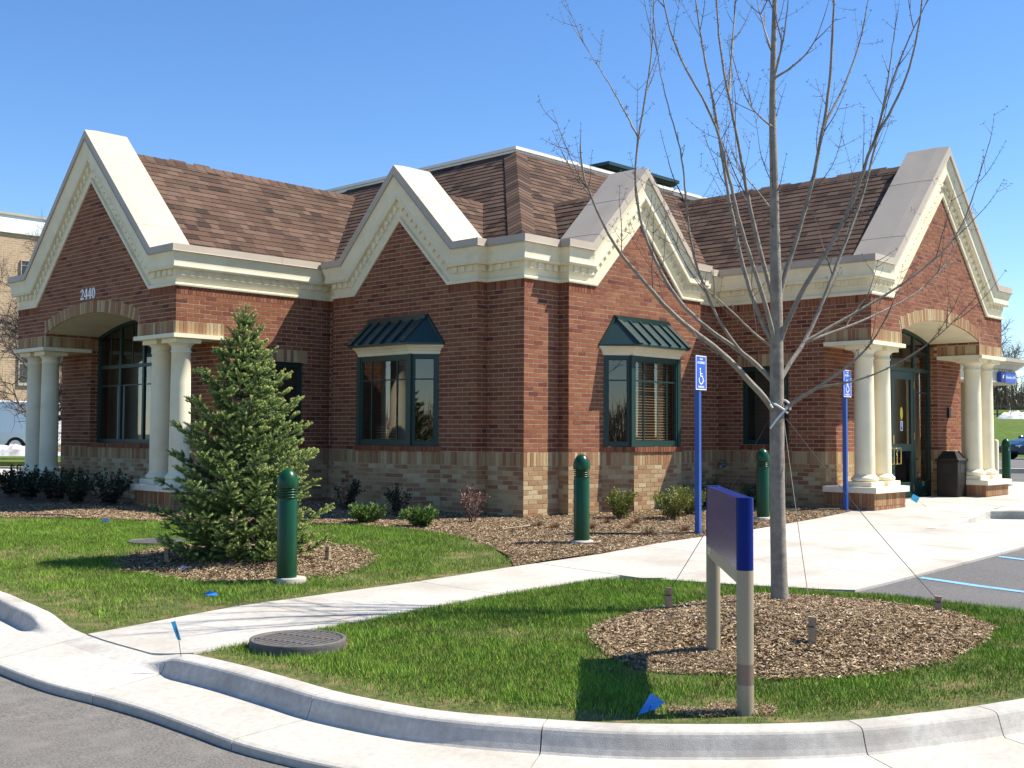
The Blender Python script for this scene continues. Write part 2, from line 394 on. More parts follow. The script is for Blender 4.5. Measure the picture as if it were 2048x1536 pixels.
# ---- column pieces shared by all eight columns
_s = MB(); _s.lathe([(.158, .585), (.160, .60), (.159, .90), (.156, 1.4), (.150, 2.0), (.146, 2.43), (.152, 2.435), (.158, 2.445), (.158, 2.46), (.150, 2.47), (.146, 2.475), (.146, 2.53)], n=36); ME_SHAFT = _s.mesh('column')
_s = MB(); _s.lathe([(.185, .478), (.208, .492), (.216, .515), (.210, .54), (.196, .553), (.184, .558), (.180, .572), (.168, .58), (.162, .592)], n=36); ME_CBASE = _s.mesh('column_base')
_s = MB(); _s.bevbox(-.222, .222, -.222, .222, .4005, .479, .006); ME_PLINTH = _s.mesh('plinth')
_s = MB(); _s.lathe([(.147, 2.505), (.152, 2.525), (.170, 2.55), (.192, 2.565), (.200, 2.578)], n=36, caps=False); _s.box(-.215, .215, -.215, .215, 2.577, 2.648); ME_CAP = _s.mesh('capital')
for _m in (ME_SHAFT, ME_CBASE, ME_PLINTH, ME_CAP): _m.materials.append(M_CREAM)
def column(side, a, b):
    x, y, _ = mp(side, (a, b, 0)); o = obj('column', ME_SHAFT, None, BANK, (x, y, 0))
    for n, m in (('column_base', ME_CBASE), ('plinth', ME_PLINTH), ('capital', ME_CAP)): obj(n, m, None, o)

# ---- roof
KS = .86; TH = math.atan(KS); CT, ST = math.cos(TH), math.sin(TH); E0 = 3.13 - (6.375 - 4.0) / KS
SHG = [(.115, .072, .051), (.090, .057, .041), (.140, .088, .062), (.070, .045, .034), (.105, .063, .045), (.130, .085, .062), (.050, .034, .027)]
SHW = [5, 5, 3, 3, 4, 3, 1]
SHIN = []
def clip(poly, A, B, Cc):            # keep A*u+B*v+C >= 0
    out = []
    for i, p in enumerate(poly):
        q = poly[(i + 1) % len(poly)]; fp = A * p[0] + B * p[1] + Cc; fq = A * q[0] + B * q[1] + Cc
        if fp >= 0: out.append(p)
        if fp * fq < 0: t = fp / (fp - fq); out.append((p[0] + (q[0] - p[0]) * t, p[1] + (q[1] - p[1]) * t))
    return out
class Slope:
    def __init__(s, side, O, U, V, u0, u1, v1, planes=(), shingles=True, name='roof'):
        s.side = side; s.O, s.U, s.V = Vector(O), Vector(U), Vector(V); s.N = s.U.cross(s.V).normalized()
        if s.N.z < 0: s.N = -s.N
        pl = [(u0, 0), (u1, 0), (u1, v1), (u0, v1)]
        for h in planes: pl = clip(pl, *h)
        mb = MB(side); mb.poly([s.p(u, v, 0) for u, v in pl]); s.ob = mb.build(name, M_DECK, BANK)
        if not shingles: return
        ex = .145; k = 0
        while k * ex < v1:
            u = u0 - random.uniform(0, .3)
            while u < u1:
                wd = random.choice((.16, .22, .26, .33)); r = [(u + .0015, k * ex), (u + wd - .0015, k * ex), (u + wd - .0015, min((k + 1) * ex + .02, v1)), (u + .0015, min((k + 1) * ex + .02, v1))]
                n0 = list(r); r = clip(clip(r, 1, 0, -u0), -1, 0, u1)
                for h in planes:
                    if len(r) >= 3: r = clip(r, *h)
                whole = len(r) == 4 and all(abs(a[0] - b[0]) + abs(a[1] - b[1]) < 1e-6 for a, b in zip(r, n0))
                if len(r) >= 3: SHIN.append((s, r, k * ex, random.choices(SHG, SHW)[0], random.uniform(.010, .0125), whole, wd))
                u += wd
            k += 1
    def p(s, u, v, h): return tuple(s.O + s.U * u + s.V * v + s.N * h)

def ridge_caps(side, p0, p1, halfw, drop, parent, step=.2):
    """bent cap shingles along a ridge or hip from p0 to p1; halfw sideways vector, drop per side"""
    p0, p1 = Vector(p0), Vector(p1); L = (p1 - p0).length; d = (p1 - p0) / L; n = int(L / step)
    for k in range(n):
        a = p0 + d * (k * step - .03); b = p0 + d * ((k + 1) * step + .06); mb = MB(side); col = random.choices(SHG, SHW)[0]
        up0, up1 = Vector((0, 0, .026)), Vector((0, 0, .014))
        (sa, sb) = halfw
        for s, dz in ((Vector(sa), drop[0]), (Vector(sb), drop[1])):
            e = Vector((0, 0, dz))
            mb.hexa([a + s + e + up0 - Vector((0, 0, .014)), b + s + e + up1 - Vector((0, 0, .012)), b + up1 - Vector((0, 0, .012)), a + up0 - Vector((0, 0, .014)), a + s + e + up0, b + s + e + up1, b + up1, a + up0], col)
        mb.build('ridge_cap', M_SHINGLE, parent)

for S, g in SIDES.items():
    BW, d, W, q = g['BW'], g['d'], g['W'], g['q']; s = .19; A0, A1 = .76, 4.17; BC = 2.49; WC = BW + W / 2
    ph = 0.0 if S == 'L' else .1015
    NA, NB, PB = (-1, 0), (0, -1), (0, 1); TA, TB = (0, 1), (1, 0)
    # corner pier
    w = Wall(S, (0, 0), TA, NA, 0, A0, BASE_Z, HF + .04); w.running(WT, ZR, RED, REDW, phase=ph); base_rows(w, ph); head_row(w, 0, A0)
    cornice(S, w, [(0, HF), (A0, HF)], 1, -1)
    # step return beside the bay
    w = Wall(S, (0, A0), TB, NB, -s, 0, BASE_Z, HF + .04); w.running(WT, ZR, RED, REDW, phase=.1015 - ph - s); base_rows(w, .1015 - ph - s); head_row(w, -s, 0)
    cornice(S, w, [(-s, HF), (0, HF)], 1, -1)
    # bay with small gable
    hw = 1.12; ap = 4.545
    w = Wall(S, (-s, 0), TA, NA, A0, A1, BASE_Z, gable_top(BC, hw, ap), [Rect(BC + .02 - .86, BC + .02 + .86, 1.02, 2.42)], out_iv=gable_iv(BC, ap, A0, A1), breaks=[BC - (ap + .02 - HF), BC, BC + (ap + .02 - HF)])
    w.excl = [(A0, BC - hw + .02, ZR, HF), (BC + hw - .02, A1, ZR, HF)]
    w.running(WT, ap, RED, REDW, phase=A0 + ph); base_rows(w, A0 + ph); head_row(w, A0, BC - hw + .02); head_row(w, BC + hw - .02, A1)
    cornice(S, w, [(A0, HF), (BC - (ap - HF), HF), (BC, ap), (BC + (ap - HF), HF), (A1, HF)], 1, 1)
    BAYW = w
    # far return of bay, then the narrow wall behind
    w = Wall(S, (0, A1), TB, PB, -s, 0, BASE_Z, HF + .04); w.running(WT, ZR, RED, REDW); base_rows(w); head_row(w, -s, 0); cornice(S, w, [(-s, HF), (0, HF)], 1, -1)
    w = Wall(S, (0, 0), TA, NA, A1, BW, BASE_Z, HF + .04); w.running(WT, ZR, RED, REDW, phase=A1); base_rows(w, A1); head_row(w, A1, BW); cornice(S, w, [(A1, HF), (BW, HF)], -1, -1)
    # wing side wall with tan lintel over the open porch corner and a small window
    wx0, wx1 = (-1.43, -.53) if S == 'L' else (-1.40, -.49)
    LZ0, LZ1 = 2.715, 2.905
    w = Wall(S, (0, BW), TB, NB, -d, 0, BASE_Z, HF + .04, [Rect(-d, -d + q, BASE_Z - .01, LZ0), Rect(wx0, wx1, 1.05, 2.37)],
             excl=[(-d, -d + q, LZ0, LZ1), (wx0 - .06, wx1 + .06, 2.37, 2.573), (wx0, wx1, .955, 1.05)])
    w.running(WT, ZR, RED, REDW, phase=-d + .1015 - ph); head_row(w, -d, 0)
    w.soldier(-d, -d + q, LZ0, LZ1, TAN, TANW); w.soldier(wx0 - .06, wx1 + .06, 2.37, 2.573, TAN, TANW); w.soldier(wx0, wx1, .955, 1.048, RED, REDW, o=.02)
    t0 = w.t0; w.t0 = -d + q; base_rows(w, -d + q); w.t0 = t0
    cornice(S, w, [(-d, HF), (0, HF)], 1, -1)
    frame(S, w, wx0 + .005, wx1 - .005, 1.055, 2.365, vb=[wx0 + .24, wx1 - .24], hb=[2.02], o0=-.12, o1=-.06, glass_o=-.09)
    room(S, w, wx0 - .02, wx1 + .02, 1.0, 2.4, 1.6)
    # reveals of the small window
    for t, sg in ((wx0, 1), (wx1, -1)):
        rv = Wall(S, w.p(t, 0, 0)[:2], (-w.N[0], -w.N[1]), (w.T[0] * sg, w.T[1] * sg), 0, .13, 1.05, 2.37); rv.running(1.05, 2.37, RED, REDW)
    # wing front: gable above the porch arch
    AH, ASP, ARI = 1.63, 2.955, .25; hw = 1.99; ap = 5.43 if S == 'L' else 5.40
    ar = Arch(WC, AH, LZ0 - .01, ASP, ARI); ar2 = Arch(WC, AH, LZ0 - .01, ASP, ARI)
    w = Wall(S, (-d, 0), TA, NA, BW, BW + W, LZ0, gable_top(WC, hw, ap), [ar], out_iv=gable_iv(WC, ap, BW, BW + W), breaks=[WC - (ap + .02 - HF), WC, WC + (ap + .02 - HF)])
    class _Big:                                   # keeps the red courses clear of the tan arch ring
        def iv(self, z, a=ar):
            if z >= a.zsp + a.rise + .2: return None
            R2 = a.R + .19; h = math.sqrt(max(0, R2 ** 2 - (z - a.cz) ** 2)); h = min(h, a.h + .04) if z < a.zsp else min(h, a.h + .05 + (z - a.zsp) * .0)
            return (a.tc - h, a.tc + h)
    real = w.holes; w.holes = [_Big()]
    w.excl = [(BW, WC - hw + .02, ZR, HF), (WC + hw - .02, BW + W, ZR, HF), (BW, BW + W, LZ0, LZ1)]
    w.running(LZ0, ap, RED, REDW, phase=BW + ph); w.holes = []
    head_row(w, BW, WC - hw + .02); head_row(w, WC + hw - .02, BW + W)
    w.soldier(BW, WC - AH, LZ0, LZ1, TAN, TANW); w.soldier(WC + AH, BW + W, LZ0, LZ1, TAN, TANW)
    w.holes = real; arch_bricks(w, ar)
    rs = ap - HF
    cornice(S, w, [(BW, HF), (WC - rs, HF), (WC, ap), (WC + rs, HF), (BW + W, HF)], 1, 1)
    WF = w
    # inner cheeks of the porch opening
    for t, sg in ((WC - AH, 1), (WC + AH, -1)):
        c_ = Wall(S, (-d, t), (1, 0), (0, sg), 0, q + .13, LZ0, ASP + .02); c_.soldier(0, q + .13, LZ0, LZ1 - .01, TAN, TANW); c_.running(LZ1, ASP, RED, REDW, origin=LZ1)
    # recessed wall with the arched opening
    zsill = 1.01 if S == 'L' else .09
    arr = Arch(WC, AH, zsill, ASP, ARI)
    w = Wall(S, (-d + q, 0), TA, NA, BW, BW + W, BASE_Z, 3.4, [arr], excl=[(WC - AH, WC + AH, .93, 1.01)] if S == 'L' else [])
    w.running(WT, 3.3, RED, REDW, phase=BW + .1015 - ph); base_rows(w, BW)
    if S == 'L': w.soldier(WC - AH - .06, WC + AH + .06, .93, 1.012, RED, REDW, o=.025)
    RW = w
    for t, sg in ((WC - AH, 1), (WC + AH, -1)):
        rv = Wall(S, (-d + q, t), (1, 0), (0, sg), 0, .15, BASE_Z, ASP + .03); rv.running(WT, ASP, RED, REDW)
        if S == 'R': base_rows(rv)
    # vaulted porch ceiling and flat soffit boards
    mb = MB(S); n = 24; R1 = []; R2 = []
    for k in range(n + 1):
        b = WC - AH + 2 * AH * k / n; z = ar.zt(b) - .003; R1.append((-d + .012, b, z)); R2.append((-d + q + .16, b, z))
    i1 = [mb.P(p) for p in R1]; i2 = [mb.P(p) for p in R2]
    for k in range(n): mb.F((i1[k], i1[k + 1], i2[k + 1], i2[k]), None, True)
    mb.build('porch_ceiling', M_CREAM, BANK)
    for b0, b1 in ((BW - .055, WC - AH + .03), (WC + AH - .03, BW + W + .055)):
        mb = MB(S); mb.box(-d - .055, -d + q - .004, b0, b1, 2.649, LZ0 - .003); mb.build('soffit_board', M_CREAM, BANK)
    # columns on their pedestals
    CO = (.24, .825)
    for m_ in (0, 1):
        for o_ in CO: column(S, -d + .245, BW + o_ if m_ == 0 else BW + W - o_)
        p0, p1 = (BW - .115, BW + 1.075) if m_ == 0 else (BW + W - 1.075, BW + W + .115)
        ped = MB(S); ped.box(-d - .055, -d + q - .01, p0 + .06, p1 - .06, BASE_Z, .307); pd = ped.build('pedestal', M_MORTAR, BANK)
        for (O_, T_, N_, ta, tb) in (((-d - .064, 0), TA, NA, p0 + .05, p1 - .05), ((0, p0 + .05), TB, NB, -d - .064, -d + q), ((0, p1 - .05), TB, PB, -d - .064, -d + q)):
            pw = Wall(S, O_, T_, N_, ta, tb, BASE_Z, .3, back=False); pw.ob = pd; pw.soldier(ta, tb, .105, .306, TAN[2:4] + RED[4:5] + TAN[5:], [4, 4, 2, 2]); pw.soldier(ta, tb, -.1, .103, TAN[2:4] + RED[4:5] + TAN[5:], [4, 4, 2, 2])
        cuts = [p0, p0 + .46, p0 + .80, p1]
        for a_, b_ in zip(cuts[:-1], cuts[1:]):
            sl = MB(S); sl.box(-d - .116, -d + q - .006, a_ + .0018, b_ - .0018, .308, .4); sl.build('slab', M_STONE, pd)
    # far side wall of the wing and a plain rear enclosure
    w = Wall(S, (0, BW + W), TB, PB, -d, 8.0, BASE_Z, HF + .04, [Rect(-d, -d + q, BASE_Z - .01, LZ0)], excl=[(-d, -d + q, LZ0, LZ1)])
    w.running(WT, ZR, RED, REDW, phase=-d); w.soldier(-d, -d + q, LZ0, LZ1, TAN, TANW); t0 = w.t0; w.t0 = -d + q; base_rows(w, -d + q); w.t0 = t0; head_row(w, -d, 8.0)
    cornice(S, w, [(-d, HF), (8.0, HF)], 1, 0)
    mb = MB(S); mb.box(7.9, 8.0, BW + .05, BW + W - .02, BASE_Z, 4.0, RED[0]); mb.build('rear_wall', M_BRICK, BANK)

    # ---- oriel window on the bay
    OC = 2.51; w = BAYW; a0 = -s
    pts = lambda o, h0=.945, h1=.60, p=.30: [(a0, OC - h0 - o), (a0 - p - o, OC - h1 - o * .45), (a0 - p - o, OC + h1 + o * .45), (a0, OC + h0 + o)]
    def seg_walls(o, z0, z1, back=True, name='bay_window_base'):
        P_ = pts(o); r = []
        for (x0, y0), (x1, y1) in zip(P_[:-1], P_[1:]):
            L = math.hypot(x1 - x0, y1 - y0); T = ((x1 - x0) / L, (y1 - y0) / L); r.append(Wall(S, (x0, y0), T, (-T[1], T[0]), 0, L, z0, z1, back=back, name=name))
        return r
    bw = seg_walls(.035, BASE_Z, .935)
    for x in bw: base_rows(x)
    for x in seg_walls(.06, .93, 1.0, back=False):
        x.ob = bw[0].ob; x.soldier(0, x.t1, .938, 1.022, RED, REDW)
    mb = MB(S); P_ = pts(.05); lo = [(*p, .94) for p in P_]; hi = [(*p, 1.012) for p in P_]; mb.loft([lo, hi]); mb.build('sill_bed', M_MORTAR, BANK)
    fs = seg_walls(0, 1.02, 2.41, back=False)
    for i, x in enumerate(fs):
        if i == 1: L = x.t1; frame(S, x, 0.0, L, 1.022, 2.412, vb=[.30, L - .30], hb=[2.03], fw=.075, name='bay_window', blind=(1.1, 2.3, -.018, (0, 1)) if S == 'R' else (1.1, 1.35, -.018, (.3, .8)))
        else: frame(S, x, .012, x.t1 - .012, 1.022, 2.412, hb=[2.03], fw=.06, name='bay_window')
    for pxy in (pts(0)[1], pts(0)[2]):            # corner posts
        mb = MB(S); mb.box(pxy[0] - .012, pxy[0] + .075, pxy[1] - .042, pxy[1] + .042, 1.021, 2.413); mb.build('corner_post', M_GREEN, BANK)
    mb = MB(S); mb.loft([[(*p, z) for p in pts(o)] for z, o in ((2.41, .012), (2.425, .02), (2.455, .022), (2.462, .035), (2.48, .042), (2.50, .06), (2.52, .088), (2.53, .10), (2.545, .10))]); mb.build('bay_window_cornice', M_CREAM, BANK)
    # canopy of seamed green metal
    zt, ze = 3.0, 2.546; ht, he, pf = .665, 1.03, .47
    t0_, t1_ = (a0 - .012, OC - ht, zt), (a0 - .012, OC + ht, zt); f0, f1 = (a0 - pf, OC - ht, ze + .03), (a0 - pf, OC + ht, ze + .03); e0_, e1_ = (a0 - .012, OC - he, ze + .03), (a0 - .012, OC + he, ze + .03)
    low = lambda p: (p[0], p[1], ze)
    mb = MB(S); mb.poly([f0, f1, t1_, t0_]); mb.poly([e0_, f0, t0_]); mb.poly([f1, e1_, t1_]); mb.poly([low(f0), low(f1), f1, f0]); mb.poly([low(e0_), low(f0), f0, e0_]); mb.poly([low(f1), low(e1_), e1_, f1]); mb.poly([low(e0_), low(e1_), low(f1), low(f0)])
    can = mb.build('canopy', M_CANOPY, BANK)
    def bar(p0, p1, wd, hh, nm):
        p0, p1 = Vector(p0), Vector(p1); dd = (p1 - p0).normalized(); sd = Vector((0, 1, 0)); up = dd.cross(sd).normalized(); up = up if up.z > 0 else -up
        m2 = MB(S); m2.hexa([p0 - sd * wd - up * .004, p1 - sd * wd - up * .004, p1 + sd * wd - up * .004, p0 + sd * wd - up * .004, p0 - sd * wd + up * hh, p1 - sd * wd + up * hh, p1 + sd * wd + up * hh, p0 + sd * wd + up * hh]); m2.build(nm, M_CANOPY, can)
    for k in range(1, 5):
        b = OC - ht + 2 * ht * k / 5; bar((a0 - pf - .004, b, ze + .032), (a0 - .06, b, zt - .05), .011, .032, 'seam_batten')
    for b, sg in ((OC - ht, 1), (OC + ht, -1)): bar((a0 - pf - .012, b + sg * .035, ze + .03), (a0 - .03, b + sg * .035, zt - .02), .045, .022, 'hip_cap')
    mb = MB(S); mb.box(a0 - .075, a0 - .002, OC - ht - .02, OC + ht + .02, zt - .075, zt + .012); mb.box(a0 - .045, a0 - .003, OC - ht - .03, OC + ht + .03, zt + .013, zt + .035)
    mb.build('flashing', M_CANOPY, can)
    for sg in (-1, 1):                           # wall flashing down each cheek
        mb = MB(S); p, r_ = Vector((a0, OC + sg * (ht + .02), zt + .03)), Vector((a0, OC + sg * (he + .03), ze + .03)); dn = Vector((0, 0, -.085))
        mb.hexa([(p + Vector((-.035, 0, 0)) + dn), (p + dn + Vector((-.002, 0, 0))), (r_ + dn * .4 + Vector((-.002, 0, 0))), (r_ + dn * .4 + Vector((-.035, 0, 0))), p + Vector((-.035, 0, 0)), p + Vector((-.002, 0, 0)), r_ + Vector((-.002, 0, 0)), r_ + Vector((-.035, 0, 0))]); mb.build('flashing', M_CANOPY, can)
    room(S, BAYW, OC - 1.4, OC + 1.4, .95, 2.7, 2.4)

    # ---- roofs
    V = (CT, 0, ST)
    sl = Slope(S, (E0, 0, 4.0), (0, 1, 0), V, 0, 8.0, (6.375 - 4.0) / ST, [(1, -CT, -E0)]); MAIN = sl
    _b = 3.10 if S == 'L' else 3.1702; mb = MB(S); mb.box(3.10, 3.17, _b, 12, 6.33, 6.455); mb.box(3.064, 3.0995, 3.064 if S == 'L' else 3.1, 12, 6.40, 6.458); mb.build('roof_edge', M_TRIM, BANK)
    KW = .905; thw = math.atan(KW); CW, SW = math.cos(thw), math.sin(thw); be = WC - (6.04 - 3.95) / KW
    sl = Slope(S, (0, be, 3.95), (1, 0, 0), (0, CW, SW), -d + .50, 3.2, (6.04 - 3.95) / SW, [(-1, SW / KS, E0 - .018)])
    ridge_caps(S, (-d + .55, WC, 6.04), (2.76, WC, 6.04), ((0, -.13, 0), (0, .13, 0)), (-.117, -.117), sl.ob)
    Slope(S, (0, 2 * WC - be, 3.95), (1, 0, 0), (0, -CW, SW), -d + .50, 8, (6.04 - 3.95) / SW, [], shingles=False)
    # cricket roofs behind the bay gables
    rz = 5.1; bd = (rz - 4.0) / KS
    sl = Slope(S, (0, BC - bd, 4.0), (1, 0, 0), (0, CT, ST), .30, 2.2, (rz - 4.0) / ST, [(-1, CT, E0 + .04)])
    ridge_caps(S, (.3, BC, rz), (1.68, BC, rz), ((0, -.11, 0), (0, .11, 0)), (-.094, -.094), sl.ob)
    Slope(S, (0, BC + bd, 4.0), (1, 0, 0), (0, -CT, ST), .30, 2.2, (rz - 4.0) / ST, [(-1, CT, E0 + .04)], shingles=True)
    if S == 'L': HIPROOF = MAIN
    g.update(RW=RW, WC=WC, WF=WF, AH=AH, arr=arr)
# hip caps and flat roof
hd = Vector((1, 1, KS)).normalized()
ridge_caps('L', (E0, E0, 4.0), (3.09, 3.09, 6.34), ((-.15, .15, 0), (.15, -.15, 0)), (-.115, -.115), HIPROOF.ob, step=.145)
mb = MB(); mb.poly([(3.15, 3.15, 6.36), (12, 3.15, 6.36), (12, 12, 6.36), (3.15, 12, 6.36)]); mb.build('flat_roof', M_DECK, BANK)
mb = MB(); mb.box(11.9, 12, 3, 12, 3.5, 6.36); mb.box(3, 12, 11.9, 12, 3.5, 6.36); mb.build('rear_parapet', M_DECK, BANK)
# rooftop unit screen, dark green with projecting cap
RU = empty('rooftop_vent', (7.72, 4.62, 6.50), 0, 'dark green metal rooftop vent housing behind the small right gable', 'roof vent')
mb = MB(); mb.box(.12, 2.5, .12, 1.3, -.138, .62); mb.build('housing', M_GREEN, RU)
mb = MB(); mb.loft([[(.05 - o, .05 - o, z), (2.57 + o, .05 - o, z), (2.57 + o, 1.37 + o, z), (.05 - o, 1.37 + o, z)] for z, o in ((.60, 0), (.67, .05), (.675, .08), (.75, .08), (.90, -.40))]); mb.build('cap', M_GREEN, RU)

# ---- bricks and shingles: the 300 that show largest are objects, the rest one mesh
def brick_score(b):
    w, ta, tb, za, zb, o, c = b; P = Vector(mp(w.side, w.p((ta + tb) / 2, (za + zb) / 2, 0))); v = CAM - P; n = Vector(mp(w.side, (*w.N, 0)))
    cs = n.dot(v.normalized())
    if cs <= 0.05 or w.ob is None: return 0
    if -6.5 < -P.x < 0 and False: return 0
    return cs * (tb - ta) * (zb - za) / v.length_squared
order = sorted(range(len(BRICKS)), key=lambda i: -brick_score(BRICKS[i]))
pick = []
for i in order:
    w, ta, tb, za, zb, o, c = BRICKS[i]
    if abs((tb - ta) - (.203 - MJ)) < 2e-4 and abs((zb - za) - (CR - MJ)) < 2e-4 and za > 0.08: pick.append(i)
    if len(pick) == 300: break
picked = set(pick); BME = {}
for i in pick:
    w, ta, tb, za, zb, o, c = BRICKS[i]; key = c
    if key not in BME:
        m = MB(); j = .0022; hl, hh = (.203 - MJ) / 2, (CR - MJ) / 2
        m.hexa([(-hl, -.0, -hh), (hl, -.0, -hh), (hl, .02, -hh), (-hl, .02, -hh), (-hl, -.0, hh), (hl, -.0, hh), (hl, .02, hh), (-hl, .02, hh)], c); BME[key] = m.mesh('brick'); BME[key].materials.append(M_BRICK)
    p = Vector(mp(w.side, w.p((ta + tb) / 2, (za + zb) / 2, o))); n = Vector(mp(w.side, (*w.N, 0))); y = -n; x = y.cross(Vector((0, 0, 1)))
    ob = bpy.data.objects.new('brick', BME[key]); COL.objects.link(ob); ob.parent = w.ob
    ob.matrix_local = Matrix(((x.x, y.x, 0, p.x), (x.y, y.y, 0, p.y), (x.z, y.z, 1, p.z), (0, 0, 0, 1)))
st = MB()
for i, (w, ta, tb, za, zb, o, c) in enumerate(BRICKS):
    if i in picked: continue
    st.side = w.side; jz = random.uniform(-.0012, .0012)
    k = [st.P(w.p(t, z, oo)) for t, z, oo in ((ta, za, -.02), (tb, za, -.02), (tb, zb, -.02), (ta, zb, -.02), (ta, za, o), (tb, za + jz, o), (tb, zb + jz, o), (ta, zb, o))]
    for q_ in ((4, 5, 6, 7), (0, 1, 5, 4), (1, 2, 6, 5), (2, 3, 7, 6), (3, 0, 4, 7)): st.F([k[z] for z in q_], c)
st.side = 'L'
tag(st.build('brickwork', M_BRICK, BANK), kind='stuff')
tag(ARCHMB.build('arch_bricks', M_BRICK, BANK), kind='stuff')

def sh_score(x):
    s, r, v0, c, th, whole, wd = x
    if not whole: return 0
    P = Vector(mp(s.side, s.p(r[0][0], r[0][1], 0))); v = CAM - P; n = Vector(mp(s.side, tuple(s.N))); cs = n.dot(v.normalized()); return max(0, cs) * wd / v.length_squared if P.z > 4.15 else 0
order = sorted(range(len(SHIN)), key=lambda i: -sh_score(SHIN[i])); spick = set(i for i in order[:300] if sh_score(SHIN[i]) > 0)
SME = {}; st = MB()
for i, (s, r, v0, c, th, whole, wd) in enumerate(SHIN):
    st.side = s.side
    hgt = lambda v: .003 + th * max(0, 1 - (v - v0) / .165)
    if i in spick:
        key = (s.side, round(wd, 2), c, id(s))
        if key not in SME:
            m = MB('L'); w_ = wd - .003
            m.hexa([(0, 0, 0), (w_, 0, 0), (w_, .165, 0), (0, .165, 0), (0, 0, .0135), (w_, 0, .0135), (w_, .165, .003), (0, .165, .003)], c); SME[key] = m.mesh('shingle'); SME[key].materials.append(M_SHINGLE)
        U, V_, N_ = (Vector(mp(s.side, tuple(q_))) for q_ in (s.U, s.V, s.N)); p = Vector(mp(s.side, s.p(r[0][0], r[0][1], .0005)))
        if U.cross(V_).dot(N_) < 0: p = Vector(mp(s.side, s.p(r[1][0], r[1][1], .0005))); U = -U
        ob = bpy.data.objects.new('shingle', SME[key]); COL.objects.link(ob); ob.parent = s.ob
        ob.matrix_local = Matrix(((U.x, V_.x, N_.x, p.x), (U.y, V_.y, N_.y, p.y), (U.z, V_.z, N_.z, p.z), (0, 0, 0, 1))); continue
    lo = [st.P(s.p(u, v, .0005)) for u, v in r]; hi = [st.P(s.p(u, v, hgt(v))) for u, v in r]; st.F(hi, c)
    n = len(r)
    for k in range(n): st.F((lo[k], lo[(k + 1) % n], hi[(k + 1) % n], hi[k]), c)
st.side = 'L'; tag(st.build('shingles', M_SHINGLE, BANK), kind='stuff')
# ------------------------------------------------------------------ arched window, entrance doors, numbers, small fittings
M_CURT = pm('vertical_blind', (.50, .50, .48), var=.1, rough=.8)
M_STICK_Y = pm('sticker_yellow', (.75, .62, .04), var=.02, rough=.5)
M_STICK_B = pm('sticker_blue', (.05, .12, .50), var=.02, rough=.5)
M_GREY = pm('grey_metal', (.30, .31, .31), var=.05, rough=.4, metal=.8)
M_BLACK = pm('black_plastic', (.02, .02, .02), var=.1, rough=.4)
g = SIDES['L']; w = g['RW']; WC = g['WC']; AH = g['AH']; ar = g['arr']
def arch_frame(side, w, ar, z0, o0, o1, fw=.07, name='window'):
    mb = MB(side); n = 28
    w.fbox(mb, ar.tc - ar.h, ar.tc - ar.h + fw, z0, ar.zsp, o0, o1); w.fbox(mb, ar.tc + ar.h - fw, ar.tc + ar.h, z0, ar.zsp, o0, o1); w.fbox(mb, ar.tc - ar.h + fw, ar.tc + ar.h - fw, z0, z0 + fw, o0, o1 - .003)
    for k in range(n):
        t0, t1 = ar.tc - ar.h + 2 * ar.h * k / n, ar.tc - ar.h + 2 * ar.h * (k + 1) / n
        mb.hexa([w.p(t0, ar.zt(t0) - fw, o0), w.p(t1, ar.zt(t1) - fw, o0), w.p(t1, ar.zt(t1) - fw, o1), w.p(t0, ar.zt(t0) - fw, o1), w.p(t0, ar.zt(t0) - .004, o0), w.p(t1, ar.zt(t1) - .004, o0), w.p(t1, ar.zt(t1) - .004, o1), w.p(t0, ar.zt(t0) - .004, o1)])
    return mb.build(name, M_GREEN, BANK)
def arch_glass(side, w, ar, parent, t0, t1, z0, z1=None, o=-.17):
    mb = MB(side); n = 6; lo = []; hi = []
    for k in range(n + 1):
        t = t0 + (t1 - t0) * k / n; lo.append(w.p(t, z0, o)); hi.append(w.p(t, (ar.zt(t) - .07) if z1 is None else z1, o))
    mb.poly(lo + hi[::-1]); return mb.build('pane', M_GLASS, parent)
f = arch_frame('L', w, ar, 1.012, -.20, -.14)
ms = [WC - AH + .07, WC - .82, WC, WC + .82, WC + AH - .07]
for t in ms[1:-1]:
    mb = MB(); w.fbox(mb, t - .03, t + .03, 1.08, ar.zt(t) - .06, -.196, -.144); mb.build('mullion', M_GREEN, f)
mb = MB(); w.fbox(mb, ms[0], ms[-1], 2.35, 2.41, -.194, -.146); mb.build('transom_bar', M_GREEN, f)
for a, b in zip(ms[:-1], ms[1:]):
    arch_glass('L', w, ar, f, a, b, 1.08, 2.36); arch_glass('L', w, ar, f, a, b, 2.40)
    mb = MB(); w.fbox(mb, a, b, 2.03, 2.052, -.178, -.160); mb.build('muntin', M_GREEN, f)
    mb = MB(); w.fbox(mb, (a + b) / 2 - .011, (a + b) / 2 + .011, 2.41, ar.zt((a + b) / 2) - .06, -.178, -.160); mb.build('muntin', M_GREEN, f)
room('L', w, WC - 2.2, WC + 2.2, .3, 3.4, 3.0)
mb = MB()
for i, (a, b) in enumerate(((WC - 1.5, WC - .9), (WC + .05, WC + .32), (WC + 1.0, WC + 1.15))):
    t = a
    while t < b: mb.hexa([w.p(t, 1.02, -.34), w.p(t + .07, 1.02, -.30), w.p(t + .071, 1.02, -.302), w.p(t + .001, 1.02, -.342), w.p(t, 2.05, -.34), w.p(t + .07, 2.05, -.30), w.p(t + .071, 2.05, -.302), w.p(t + .001, 2.05, -.342)]); t += .06
tag(mb.build('vertical_blind', M_CURT, f), kind='stuff')
